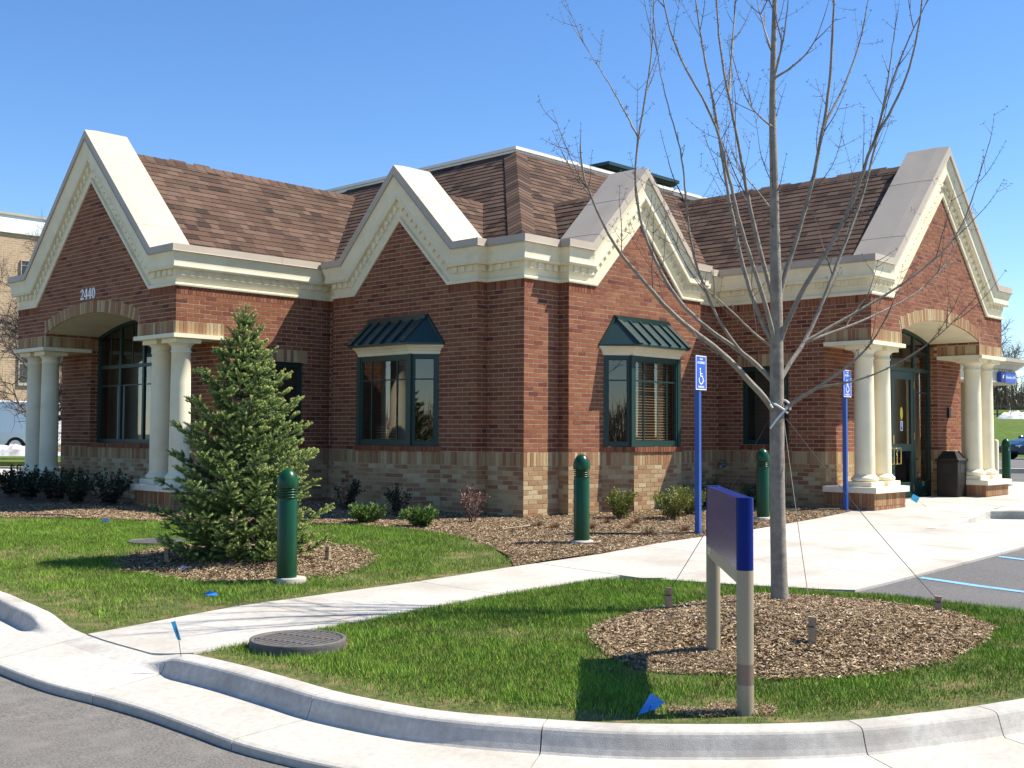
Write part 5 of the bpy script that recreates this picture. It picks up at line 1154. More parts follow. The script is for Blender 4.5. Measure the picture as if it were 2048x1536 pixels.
for nm, pl in LIMBS.items():
    cp_ = [Vector(p) - ORG for p in pl]
    for _ in range(3 if nm != 'trunk' else 0): cp_ = [cp_[0]] + [cp_[i] * .5 + (cp_[i - 1] + cp_[i + 1]) * .25 for i in range(1, len(cp_) - 1)] + [cp_[-1]]
    if BUILT:                                      # every limb springs from the limb or trunk it grows on
        near = min(BUILT, key=lambda q: (q - cp_[0]).length); sh = near - cp_[0]
        for i, f in enumerate((1.0, .6, .25)): cp_[i] = cp_[i] + sh * f
    P_ = resample(cp_, .06 if nm != 'trunk' else .10); n = len(P_); BUILT += P_
    if nm == 'trunk':
        z = [p.z for p in P_]; rad = [np.interp(v, [-.1, 0, .12, .5, 1.4, 2.3, 3.3, 4.3, 6.1], [.080, .074, .066, .062, .058, .050, .034, .024, .006]) for v in z]
    else: rad = [max(.0035, R0[nm] * (1 - .80 * (k / (n - 1)) ** .9)) for k in range(n)]; rad[0] *= 1.25
    mb = MB(); P2 = [p + Vector((random.gauss(0, .0018), random.gauss(0, .0018), 0)) if 0 < k < n - 1 and nm != 'trunk' else p for k, p in enumerate(P_)]
    mb.tube(P2, rad, 14 if nm == 'trunk' else 8); mb.build('trunk' if nm == 'trunk' else 'limb', M_BARK, maple)
    L = sum((b - a).length for a, b in zip(P_[:-1], P_[1:])); nt = int(L * (4.2 if nm != 'trunk' else 3.4))
    for _ in range(nt):
        f = random.uniform(.22 if nm != 'trunk' else .42, .98); k = int(f * (n - 1)); p = P_[k]; d = (P_[min(k + 1, n - 1)] - P_[max(k - 1, 0)]).normalized(); s_ = d.cross(Vector((random.gauss(0, 1), random.gauss(0, 1), random.gauss(0, 1)))).normalized()
        lz = p.z
        if lz < 1.2: continue
        twig(p, d * random.uniform(.9, 2.0) + s_ + Vector((0, 0, .45)), random.choice((.06, .12, .3, .5, .7, .9)) * random.uniform(.7, 1.1) * (1 - .35 * f), random.uniform(.0030, .0058))
    d = (P_[-1] - P_[-2]).normalized(); twig(P_[-1], d, random.uniform(.12, .3), .0035)
    for k in range(2, n - 1):                      # paired buds on the limbs
        if random.random() < .4 and rad[k] < .011:
            d = (P_[k + 1] - P_[k]).normalized(); s_ = d.cross(Vector((random.gauss(0, 1), random.gauss(0, 1), random.gauss(0, 1)))).normalized()
            for sg in (-1, 1): bud(P_[k] + s_ * sg * rad[k], d * .5 + s_ * sg, 1.1)
tag(TWM.build('twigs', M_TWIG, maple), kind='stuff'); tag(BUD.build('buds', M_TWIG, maple), kind='stuff')
# supports of the maple
tops = []
for (x, y, h, wd, t, lab) in ((-4.684, -5.875, .17, .028, -.03, 'wooden stake at the lawn side of the tree mulch, left of the trunk'), (-5.375, -7.479, .17, .026, .01, 'wooden stake in the wood chips nearest the kerb, right of the signposts'), (-3.324, -7.418, .12, .026, .01, 'dark wooden stake at the right rim of the tree mulch')):
    tops.append(stake(x, y, float(zmound(np.float64(x), np.float64(y)) if MR(x, y) < 1 else zfun(x, y)), h, wd, t, lab))
TIE = Vector((-3.97, -6.41, 1.36))
for i, (tp, lab) in enumerate(zip(tops, ('thin guy wire from the tie to the left stake', 'thin guy wire from the tie to the stake nearest the kerb', 'thin guy wire from the tie to the right stake'))):
    mb = MB(); st_ = TIE + Vector(((-.04, .03, 0), (0, -.06, -.03), (.05, -.05, -.02))[i]); n = 12; mb.tube([st_.lerp(tp, k / n) - Vector((0, 0, .03 * math.sin(math.pi * k / n))) for k in range(n + 1)], .0028, 5); tag(mb.build('guy_wire', M_WIRE), lab, 'wire', 'tree guy wires')
tie = empty('tree_tie', tuple(TIE), 0, 'white hose tie looped round the bare tree crotch', 'tree tie')
for pts in ([(-.09, .02, .13), (-.03, -.06, .09), (.03, -.09, .05), (.065, -.075, .02)], [(-.06, -.035, -.10), (-.01, -.075, -.02), (.05, -.085, .05), (.085, -.05, .09), (.10, .0, .07)], [(.10, -.02, .05), (.09, -.04, .09), (.06, -.03, .12), (.03, .06, .12)], [(-.10, .0, .14), (-.075, -.055, .10), (-.05, -.07, .06)]):
    v = [Vector((RV.x * a - FV.x * -b, RV.y * a - FV.y * -b, c)) for a, b, c in pts]; mb = MB(); mb.tube(catmull(v, 5), .0085, 8); mb.build('hose', M_HOSE, tie)

# --- spruce
SPX, SPY = -5.43, -1.17; SPZ = float(zring(np.float64(SPX), np.float64(SPY)))
spruce = empty('spruce_tree', (SPX, SPY, SPZ), 0, 'bushy young spruce standing before the left wing', 'tree')
HS = 2.50; mb = MB(); mb.tube([(0, 0, -.05), (.01, 0, .6), (-.01, .01, 1.4), (.0, .0, 2.1), (.01, 0, 2.48)], [.05, .045, .03, .016, .006], 8); mb.build('trunk', M_SPBARK, spruce)
SH_P, SH_D, SH_L, SH_C = [], [], [], []; SPW = MB()
def shoot(p, d, L, c): SH_P.append(p); SH_D.append(d.normalized()); SH_L.append(L); SH_C.append(c)
z = .10; tier = 0
while z < HS - .16:
    tier += 1
    f = z / HS; R_ = float(np.interp(f, [0, .1, .25, .45, .6, .73, .85, .93, 1], [.70, .74, .64, .53, .40, .25, .12, .05, .03]))
    nb = int(13 + 9 * (1 - f)) if f < .82 else 5; a0 = random.uniform(0, 6.28)
    for k in range(nb):
        a = a0 + 2 * math.pi * k / nb + random.gauss(0, .12); L = R_ * (1.05 if tier % 2 else .84) * random.choice((.6, .78, .9, 1.0, 1.05, 1.12)) ; h = Vector((math.cos(a), math.sin(a), 0)); up = np.interp(f, [0, .25, .6, .85, 1], [-.12, .0, .22, .7, 1.3])
        pts = []; n = max(3, int(L / .078)); 
        for j in range(n + 1):
            t = j / n; pts.append(Vector((0, 0, z)) + h * (L * t) + Vector((0, 0, L * (up * t + .16 * t * t - .12 * math.sin(math.pi * t)))))
        SPW.tube(pts, [.009 * (1 - .7 * j / n) for j in range(n + 1)], 4, caps=False)
        side = Vector((-h.y, h.x, 0))
        for j in range(1, n + 1):
            t = j / n; d = (pts[j] - pts[j - 1]).normalized(); out = t
            if t < .3 and f < .8: continue
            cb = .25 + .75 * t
            for sg in (-1, 1):
                sl = (.10 * min(1, .35 + L * 2.2) + .50 * L * (1 - t) * .55) * random.uniform(.8, 1.15); sd = (d * .75 + side * sg * .85 + Vector((0, 0, random.gauss(-.02, .12)))).normalized()
                m = max(1, int(sl / .10))
                q = pts[j].copy()
                for i_ in range(m):
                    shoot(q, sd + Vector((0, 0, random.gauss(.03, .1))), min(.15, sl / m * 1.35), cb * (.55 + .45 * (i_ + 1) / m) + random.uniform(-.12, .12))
                    if (i_ > 0 or m == 1) and random.random() < .6:
                        s2 = (sd + d * random.uniform(-.2, .6) + Vector((0, 0, random.gauss(0, .25)))).normalized(); shoot(q, s2, random.uniform(.08, .13), cb + random.uniform(-.2, .15))
                    q = q + sd * (sl / m)
            if random.random() < .5: shoot(pts[j], d * .6 + Vector((0, 0, .8)), random.uniform(.05, .09), cb)
        shoot(pts[-1], (pts[-1] - pts[-2]), .12, 1.0)
    z += .125 if f < .75 else .15
for k in range(7): a = k * .9; shoot(Vector((0, 0, 2.36 + .02 * (k % 3))), Vector((math.cos(a), math.sin(a), 1.1)), .16, .9)
for k in range(4): shoot(Vector((.01, 0, 2.24 + k * .06)), Vector((random.gauss(0, .1), random.gauss(0, .1), 1)), .13, .8)
for k in range(6): a = k * 1.05 + .4; shoot(Vector((0, 0, 2.14)), Vector((math.cos(a), math.sin(a), .8)), .17, .9)
tag(SPW.build('branches', M_SPBARK, spruce), kind='stuff')
P_ = np.array([tuple(p) for p in SH_P]); D_ = np.array([tuple(p) for p in SH_D]); Ls = np.array(SH_L); Cs = np.clip(np.array(SH_C), 0, 1.1); ns = len(P_); NN = 110
ref = np.where(np.abs(D_[:, 2:3]) < .9, np.array([[0, 0, 1.0]]), np.array([[1.0, 0, 0]])); X = np.cross(D_, ref); X /= np.linalg.norm(X, axis=1, keepdims=True); Y = np.cross(D_, X)
t = RNG.random((ns, NN)) ** .85; ph = RNG.uniform(0, 2 * math.pi, (ns, NN)); nl = RNG.uniform(.017, .024, (ns, NN)) * np.where(t > .9, .8, 1)
ra = (X[:, None] * np.cos(ph)[..., None] + Y[:, None] * np.sin(ph)[..., None]); b0 = P_[:, None] + D_[:, None] * (t * Ls[:, None])[..., None]; nd = ra * .95 + D_[:, None] * .60; nd[..., 2] += .10; nd /= np.linalg.norm(nd, axis=2, keepdims=True)
tip = b0 + nd * nl[..., None]; sdv = np.cross(nd, ra + .3); sdv /= np.linalg.norm(sdv, axis=2, keepdims=True) + 1e-9; wv = sdv * .0034
V = np.stack((b0 - wv, b0 + wv, tip + wv * .6), 2).reshape(-1, 3)
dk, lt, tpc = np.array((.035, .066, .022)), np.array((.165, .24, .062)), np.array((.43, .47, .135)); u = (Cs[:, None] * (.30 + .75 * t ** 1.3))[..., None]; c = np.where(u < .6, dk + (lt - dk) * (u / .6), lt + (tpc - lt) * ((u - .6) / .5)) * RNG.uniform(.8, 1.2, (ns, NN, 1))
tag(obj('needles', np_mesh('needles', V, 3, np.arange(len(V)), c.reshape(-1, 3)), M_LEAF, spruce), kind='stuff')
for (x, y, t_, lab) in ((-6.104, -.913, -.012, 'short wooden stake on the left of the spruce mulch'), (-4.894, -1.877, .015, 'short wooden stake on the right of the spruce mulch')): stake(x, y, float(zring(np.float64(x), np.float64(y))), .14, .022, t_, lab)

# --- shrubs
def shrub(name, x, y, lab, grp, H, R_, nst, leaf, cols, lsz, dens, spread=.9, cat='shrub', stemc=None, droop=0.0, feathery=False):
    zb_ = zbed(x, y) - .02; s_ = empty(name, (x, y, zb_), 0, lab, cat, grp); st_ = MB(); pts, drs, sc = [], [], []
    for _ in range(nst):
        a = random.uniform(0, 6.28); sp = random.uniform(.1, 1) ** .6 * spread; top = Vector((math.cos(a) * R_ * sp, math.sin(a) * R_ * sp, H * random.uniform(.6, 1.0) * (1 - .35 * sp ** 2 * (1 if not feathery else .9)))); b = Vector((math.cos(a) * .04, math.sin(a) * .04, 0)); m = 7; pl = []
        for k in range(m + 1):
            t = k / m; p = b.lerp(top, t) + Vector((0, 0, H * (.10 if not feathery else .06) * math.sin(math.pi * t) - droop * t * t)) + Vector((random.gauss(0, .006), random.gauss(0, .006), 0)); pl.append(p)
            if k > 1 or True:
                for _q in range(dens):
                    d = (Vector((math.cos(a), math.sin(a), .9)) + Vector((random.gauss(0, .7), random.gauss(0, .7), random.gauss(0, .7)))).normalized(); off = random.uniform(0, .16 * R_ + .02) if not feathery else random.uniform(0, .03)
                    if t < .12: continue
                    pts.append(p + d * off); drs.append(d); sc.append(t)
        st_.tube(pl, [.006 * (1 - .7 * k / m) for k in range(m + 1)], 4, caps=False)
    tag(st_.build('stems', M_TWIG, s_), kind='stuff')
    P_ = np.array([tuple(p) for p in pts]); D_ = np.array([tuple(p) for p in drs]); n = len(P_); sc = np.array(sc); S_ = np.cross(D_, RNG.normal(size=(n, 3))); S_ /= np.linalg.norm(S_, axis=1, keepdims=True); l = (RNG.uniform(.6, 1.2, n) * lsz)[:, None]; wv = S_ * l * leaf
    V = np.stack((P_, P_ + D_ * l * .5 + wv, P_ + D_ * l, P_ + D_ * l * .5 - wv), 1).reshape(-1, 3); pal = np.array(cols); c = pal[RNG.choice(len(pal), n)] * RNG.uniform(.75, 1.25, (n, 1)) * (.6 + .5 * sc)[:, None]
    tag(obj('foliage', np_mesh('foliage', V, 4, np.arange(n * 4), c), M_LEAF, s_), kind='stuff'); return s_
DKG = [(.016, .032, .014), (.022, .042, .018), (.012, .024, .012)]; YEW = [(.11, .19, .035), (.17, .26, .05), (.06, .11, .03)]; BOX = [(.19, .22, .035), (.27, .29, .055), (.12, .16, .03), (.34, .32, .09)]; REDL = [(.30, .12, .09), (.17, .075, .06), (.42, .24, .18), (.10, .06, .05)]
for i, (x, y, lab) in enumerate(((-3.35, 9.2, 'leftmost dark evergreen shrub, before the outer left columns'), (-3.45, 8.25, 'dark evergreen shrub second from the left, with twigs against the left columns'), (-3.4, 7.35, 'dark evergreen shrub third from the left under the arched window'), (-3.5, 6.45, 'dark evergreen shrub with yellowish patch under the arched window'), (-3.3, 5.75, 'dark evergreen shrub just left of the near left columns'))):
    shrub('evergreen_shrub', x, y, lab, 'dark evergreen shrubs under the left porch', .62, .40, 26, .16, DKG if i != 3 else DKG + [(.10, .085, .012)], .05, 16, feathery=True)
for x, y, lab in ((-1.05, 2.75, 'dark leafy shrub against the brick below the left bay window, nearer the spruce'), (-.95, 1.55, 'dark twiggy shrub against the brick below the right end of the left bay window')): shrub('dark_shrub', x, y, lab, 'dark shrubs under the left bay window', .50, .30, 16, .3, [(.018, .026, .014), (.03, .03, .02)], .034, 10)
for x, y, lab in ((-2.14, .86, 'small bright green feathery juniper next to the lawn, left of the pair'), (-1.95, -.02, 'small bright green feathery juniper, right of the pair')): shrub('juniper', x, y, lab, 'pair of bright green junipers at the bed edge', .27, .27, 34, .10, YEW, .050, 26, spread=1.0, feathery=True)
shrub('red_leaved_shrub', -1.0, .02, 'sparse reddish leaved shrub before the brick corner', None, .54, .25, 15, .36, REDL, .030, 6)
for x, y, H, R_, lab in ((1.03, -.95, .46, .23, 'yellow green boxwood shrub below the left side of the right bay window'), (1.42, -1.55, .46, .29, 'yellow green boxwood shrub, largest, left of the blue signpost'), (2.1, -1.42, .42, .28, 'yellow green boxwood shrub just behind the blue signpost')): shrub('boxwood', x, y, lab, 'yellow green boxwood shrubs under the right bay window', H, R_, 26, .34, BOX, .024, 26)
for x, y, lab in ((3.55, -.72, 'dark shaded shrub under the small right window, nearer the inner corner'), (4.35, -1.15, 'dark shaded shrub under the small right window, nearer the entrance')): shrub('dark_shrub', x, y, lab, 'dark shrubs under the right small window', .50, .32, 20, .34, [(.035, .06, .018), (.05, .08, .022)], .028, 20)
# clipped brown perennial tufts
TUFT = [(-1.016, -1.193), (-1.066, -1.519), (.265, -1.299), (.55, -1.567), (-.746, -1.637), (-.721, -1.847), (-.28, -2.079), (-.021, -2.784), (-.715, -2.734), (1.237, -3.0)]
TL = ['brown clipped grass tuft nearest the brick corner', 'brown clipped grass tuft just below the corner one', 'brown clipped grass tuft left of the first boxwood', 'brown clipped grass tuft between the first two boxwoods', 'brown clipped grass tuft left behind the middle bollard', 'brown clipped grass tuft close behind the middle bollard', 'brown clipped grass tuft right of the middle bollard', 'brown clipped grass tuft at the foot of the near blue signpost', 'brown clipped grass tuft between middle bollard and sidewalk', 'brown clipped grass tuft beside the sidewalk behind the bare tree']
for (x, y), lab in zip(TUFT, TL):
    n = 240; a = RNG.uniform(0, 6.28, n); r = RNG.uniform(0, .06, n); h = RNG.uniform(.05, .12, n); z0 = zbed(x, y) - .012; o2 = r + h * RNG.uniform(.2, .9, n); w_ = .0018
    V = np.stack((np.stack((np.cos(a) * r - np.sin(a) * w_, np.sin(a) * r + np.cos(a) * w_, 0 * a), 1), np.stack((np.cos(a) * r + np.sin(a) * w_, np.sin(a) * r - np.cos(a) * w_, 0 * a), 1), np.stack((np.cos(a) * o2, np.sin(a) * o2, h), 1)), 1).reshape(-1, 3)
    c = np.array((.24, .13, .06)) * RNG.uniform(.5, 1.4, (n, 1)); o = obj('grass_tuft', np_mesh('grass_tuft', V, 3, np.arange(n * 3), c), M_LEAF, None, (x, y, z0)); tag(o, lab, 'tuft', 'brown clipped tufts in the mulch')
# drip hose and sticks
def line(name, pts, r, mat, lab, cat, grp=None):
    mb = MB(); mb.tube(catmull([(x, y, zbed(x, y) + dz) for x, y, dz in pts], 5), r, 6); tag(mb.build(name, mat), lab, cat, grp)
line('drip_hose', [(-1.6, -1.9, .0), (-1.18, -2.25, .008), (-.9, -2.5, .01), (-.5, -2.75, .006), (-.2, -3.05, .008)], .008, M_RUBBER, 'black drip hose on the mulch between middle bollard and blue signpost', 'hose', 'drip hoses on the mulch')
line('drip_hose', [(3.2, -2.05, .0), (3.7, -2.1, .02), (4.3, -2.35, .025), (4.85, -2.55, .0)], .009, M_RUBBER, 'black drip hose on the mulch before the entrance columns', 'hose', 'drip hoses on the mulch')
line('stick', [(-1.70, -1.22, .012), (-1.4, -1.26, .02), (-1.17, -1.20, .016)], .009, M_STAKE, 'thin pale stick on the mulch left of the middle bollard', 'stick', 'loose sticks on the mulch')
line('stick', [(-2.18, -2.92, .02), (-2.0, -3.03, .028)], .010, M_STAKE, 'short pale stick at the foot of the middle bollard', 'stick', 'loose sticks on the mulch')
line('stick', [(-4.85, 5.0, .02), (-4.7, 4.55, .03), (-4.62, 4.1, .018)], .012, M_STAKE, 'brown stick at the lawn edge under the left porch', 'stick', 'loose sticks on the mulch')
# ------------------------------------------------------------------ background
FHv = Vector((FH[0], FH[1])); RHv = Vector((FH[1], -FH[0]))
def at(lat, d): p = Vector((CAM.x, CAM.y)) + FHv * d + RHv * lat; return p.x, p.y
M_TANB = pm('far_tan_brick', (.42, .29, .175), var=.12, scale=.9, rough=.95, bump=.0, second=(.36, .24, .14), sscale=2.2, sfac=.4)
# fine courses too small to build singly
_nt = M_TANB.node_tree; _bt = _nt.nodes.new('ShaderNodeTexBrick'); _tc = _nt.nodes.new('ShaderNodeTexCoord'); _mp = _nt.nodes.new('ShaderNodeMapping'); _mp.inputs['Rotation'].default_value = (math.pi / 2, 0, 0)
_bt.inputs['Color1'].default_value = (.44, .30, .18, 1); _bt.inputs['Color2'].default_value = (.38, .25, .145, 1); _bt.inputs['Mortar'].default_value = (.46, .38, .28, 1); _bt.inputs['Scale'].default_value = 1.0; _bt.inputs['Mortar Size'].default_value = .012; _bt.inputs['Brick Width'].default_value = .3; _bt.inputs['Row Height'].default_value = .1
_nt.links.new(_tc.outputs['Object'], _mp.inputs[0]); _nt.links.new(_mp.outputs[0], _bt.inputs[0]); _nt.links.new(_bt.outputs[0], _nt.nodes['Principled BSDF'].inputs['Base Color'])
M_SNOW = pm('snow', (.62, .62, .64), var=.06, scale=2, rough=.8, bump=.5, bscale=4, second=(.22, .19, .16), sscale=2.2, sfac=.9)
M_CARW = pm('white_paint', (.80, .81, .82), var=.01, rough=.25, coat=.5)
M_CARB = pm('dark_blue_paint', (.012, .045, .085), var=.02, rough=.3, coat=.15)
M_TYRE = pm('tyre', (.015, .015, .015), rough=.85)
M_ALLOY = pm('alloy', (.55, .56, .57), rough=.3, metal=.9)
M_CGLASS = pm('car_glass', (.02, .025, .03), rough=.08, spec=.7)
M_TAIL = pm('red_lamp', (.35, .02, .02), rough=.2); M_HEAD = pm('clear_lamp', (.7, .72, .74), rough=.1)
M_THICK = pm('brown_thicket', (1, 1, 1), var=.2, scale=2, rough=1.0, attr=True, spec=.05)
M_RAIL = pm('fence_rail', (.16, .13, .11), var=.2, rough=.9)
# tan office building far left
fx, fy = 2.0, 38.0
fb = empty('office_building', (fx, fy, .1), 0, 'tan brick office block with white parapet far behind the left wing', 'building')
mb = MB(); mb.box(0, 40, 0, 14, -.5, 9.6); mb.build('wall', M_TANB, fb)
mb = MB(); mb.box(-.10, 40.1, -.10, 14.1, 9.6, 10.35); mb.build('parapet', M_WHITE, fb)
mb = MB(); mb.box(-.16, 40.16, -.16, 14.16, 10.35, 10.45); mb.build('parapet_cap', M_COPING, fb)
for wx in (7.1, 11.2, 15.3):
    for z0, h in ((3.2, 1.15), (7.75, .70)):
        mb = MB(); mb.box(wx, wx + 1.5, -.06, .02, z0, z0 + h); wn_ = mb.build('window', M_CGLASS, fb)
        for (a, b, c, d) in ((wx - .03, wx + 1.53, z0 - .12, z0), (wx - .03, wx + 1.53, z0 + h, z0 + h + .04), (wx - .03, wx, z0, z0 + h), (wx + 1.5, wx + 1.53, z0, z0 + h), (wx, wx + 1.5, z0 + h * .70, z0 + h * .74)):
            mb = MB(); mb.box(a, b, -.09, .01, c, d); mb.build('frame', M_COPING, wn_)
# vehicles: body lofted along its length, wheels, glazing
def vehicle(name, x, y, z, rz, lab, cat, stations, wheels, mat, glaz, lamps, mirror):
    v = empty(name, (x, y, z), rz, lab, cat); mb = MB(); rings = []
    for (xx, zl, zs, zt, wl, ws, wt) in stations: rings.append([(xx, -wl, zl), (xx, -ws, zs * .6 + zl * .4), (xx, -ws, zs), (xx, -wt, zt - .04), (xx, -wt * .85, zt), (xx, wt * .85, zt), (xx, wt, zt - .04), (xx, ws, zs), (xx, ws, zs * .6 + zl * .4), (xx, wl, zl)])
    mb.loft(rings, smooth=False); body = mb.build('body', mat, v)
    for wx, wr, wy in wheels:
        for sg in (-1, 1):
            mb = MB(); n = 24; pr = [(wr * .98, -.10), (wr, -.07), (wr, .07), (wr * .98, .10)]; mb.loft([[(r * math.cos(2 * math.pi * k / n), o, r * math.sin(2 * math.pi * k / n)) for k in range(n)] for r, o in pr], smooth=True); w_ = mb.build('wheel', M_TYRE, v, (wx, sg * wy, wr))
            mb = MB(); oy = sg * .104
            mb.loft([[(r * math.cos(2 * math.pi * k / 20), oy + sg * o, r * math.sin(2 * math.pi * k / 20)) for k in range(20)] for r, o in ((wr * .66, 0), (wr * .66, .006), (wr * .58, .002))])
            for k in range(5): a = 2 * math.pi * k / 5; c_, s_ = math.cos(a), math.sin(a); mb.hexa([(c_ * .05 - s_ * .03, oy, s_ * .05 + c_ * .03), (c_ * .05 + s_ * .03, oy, s_ * .05 - c_ * .03), (c_ * .05 + s_ * .03, oy + sg * .012, s_ * .05 - c_ * .03), (c_ * .05 - s_ * .03, oy + sg * .012, s_ * .05 + c_ * .03), (c_ * wr * .62 - s_ * .035, oy, s_ * wr * .62 + c_ * .035), (c_ * wr * .62 + s_ * .035, oy, s_ * wr * .62 - c_ * .035), (c_ * wr * .62 + s_ * .035, oy + sg * .012, s_ * wr * .62 - c_ * .035), (c_ * wr * .62 - s_ * .035, oy + sg * .012, s_ * wr * .62 + c_ * .035)])
            mb.build('rim', M_ALLOY, w_)
            mb = MB(); n = 16; R_ = wr * 1.18; mb.loft([[(wx + R_ * math.cos(math.pi * k / n), sg * (wy + .085 + o), wr + R_ * math.sin(math.pi * k / n)) for k in range(n + 1)] for o in (-.2, .035)], closed=False); mb.F([mb.P((wx + R_ * math.cos(math.pi * k / n), sg * (wy + .118), wr + R_ * math.sin(math.pi * k / n))) for k in range(n + 1)]); mb.build('wheel_arch', M_BLACK, body)
            w_.location.y = sg * (wy + .06)
    for q in glaz:
        for sg in (-1, 1):
            mb = MB(); mb.poly([(a, sg * b, c) for a, b, c in q]); mb.build('side_window', M_CGLASS, body)
    for nm, m_, bx in lamps:
        for sg in (-1, 1):
            mb = MB(); a = bx; mb.box(a[0], a[1], min(sg * a[2], sg * a[3]), max(sg * a[2], sg * a[3]), a[4], a[5]); mb.build(nm, m_, body)
    for sg in (-1, 1):
        mb = MB(); mb.bevbox(mirror[0] - .06, mirror[0] + .10, *sorted((sg * mirror[1], sg * (mirror[1] + .2))), mirror[2], mirror[2] + .14, .03); mb.build('mirror', mat, body)
    return v
cx_, cy_ = at(24.9, 54.0)
CARST = [(-2.25, .42, .62, .70, .70, .78, .60), (-2.1, .24, .72, .98, .80, .86, .66), (-1.5, .20, .80, 1.04, .84, .88, .68), (-.9, .20, .86, 1.36, .84, .89, .62), (-.2, .20, .88, 1.44, .84, .90, .62), (.5, .20, .88, 1.36, .84, .90, .62), (1.05, .20, .86, 1.00, .84, .89, .70), (1.7, .22, .76, .88, .82, .87, .66), (2.15, .30, .62, .72, .74, .80, .58), (2.25, .40, .55, .60, .66, .70, .5)]
vehicle('parked_car', cx_ + 1.0, cy_, .13, math.atan2(RHv.y, RHv.x) + math.pi + .25, 'dark blue parked sedan at the right edge beyond the bollard', 'car', CARST, [(-1.35, .32, .76), (1.38, .32, .76)], M_CARB,
        [[(-.85, .80, .98), (-.10, .82, .98), (-.15, .66, 1.36), (-.80, .66, 1.30)], [(-.02, .82, .98), (.78, .80, .98), (.45, .66, 1.30), (-.05, .66, 1.37)]], [('tail_lamp', M_TAIL, (-2.24, -2.0, .55, .82, .62, .80)), ('headlamp', M_HEAD, (1.95, 2.2, .5, .77, .55, .68))], (.72, .86, .98))
vx, vy = at(-20.6, 45.0)
VANST = [(-2.75, .42, .9, 2.0, .86, .92, .78), (-2.7, .36, .9, 2.08, .90, .97, .84), (-1, .36, .9, 2.12, .92, .98, .84), (.9, .36, .9, 2.12, .92, .98, .84), (1.35, .36, .9, 2.05, .92, .98, .82), (1.95, .36, .92, 1.22, .92, .97, .80), (2.55, .40, .86, 1.08, .88, .92, .72), (2.75, .5, .74, .9, .8, .84, .6)]
vehicle('parked_van', vx, vy, .28, math.atan2(-RHv.y, -RHv.x), 'white delivery van parked behind the left columns', 'van', VANST, [(-1.55, .36, .82), (1.75, .36, .82)], M_CARW,
        [[(.95, .975, 1.2), (1.72, .975, 1.2), (1.42, .87, 1.85), (.95, .87, 1.88)]], [('tail_lamp', M_TAIL, (-2.79, -2.72, .78, .93, .95, 1.5)), ('headlamp', M_HEAD, (2.60, 2.78, .55, .8, .72, .9))], (1.5, .97, 1.25))
# verge, kerbs and snow at far left
sheet('rear_drive', [at(-17, 27), at(-6, 27), at(-6, 33), at(-20, 33)], lambda x, y: .13, M_CONC, 4, dz=.008)
for d0, d1, z1, nm, m_ in ((33.2, 33.6, .30, 'rear_kerb', M_CONC), (33.6, 42.5, .44, 'rear_verge', M_FIELD)):
    q = [at(-24, d0), at(-6, d0), at(-6, d1), at(-26, d1)]; mb = MB(); mb.loft([[(*p, -.2) for p in q], [(*p, z1 - .12) for p in q]]); o = mb.build(nm, m_); o['kind'] = 'structure'
def snow(lat, d, z, rx, ry, h, lab):
    n = 22; mb = MB(); rings = []
    for f in (1.0, .82, .6, .38, .15): rings.append([(math.cos(2 * math.pi * k / n) * rx * f * (1 + .18 * math.sin(3 * k + lat)) , math.sin(2 * math.pi * k / n) * ry * f, h * (1 - f ** 1.6) * (1 + .3 * math.sin(k * 2.3 + f * 9)) - (.15 if f == 1 else 0)) for k in range(n)])
    ids = [[mb.P(p) for p in r] for r in rings]
    for a, b in zip(ids[:-1], ids[1:]):
        for k in range(n): mb.F((a[k], a[(k + 1) % n], b[(k + 1) % n], b[k]), None, True)
    mb.F(ids[-1]); x, y = at(lat, d); o = mb.build('snow_heap', M_SNOW, None, (x, y, z)); o.rotation_euler = (0, 0, math.atan2(RHv.y, RHv.x)); tag(o, lab, 'snow', 'melting snow heaps')
snow(-18.6, 42.0, .32, 2.6, .7, .36, 'melting snow heap under the white van'); snow(33.3, 76.0, 2.2, 1.5, 1.0, .62, 'dirty snow heap on the far grassy slope, larger and right'); snow(31.6, 76.3, 2.2, .55, .6, .30, 'dirty snow heap on the far grassy slope, smaller and left')
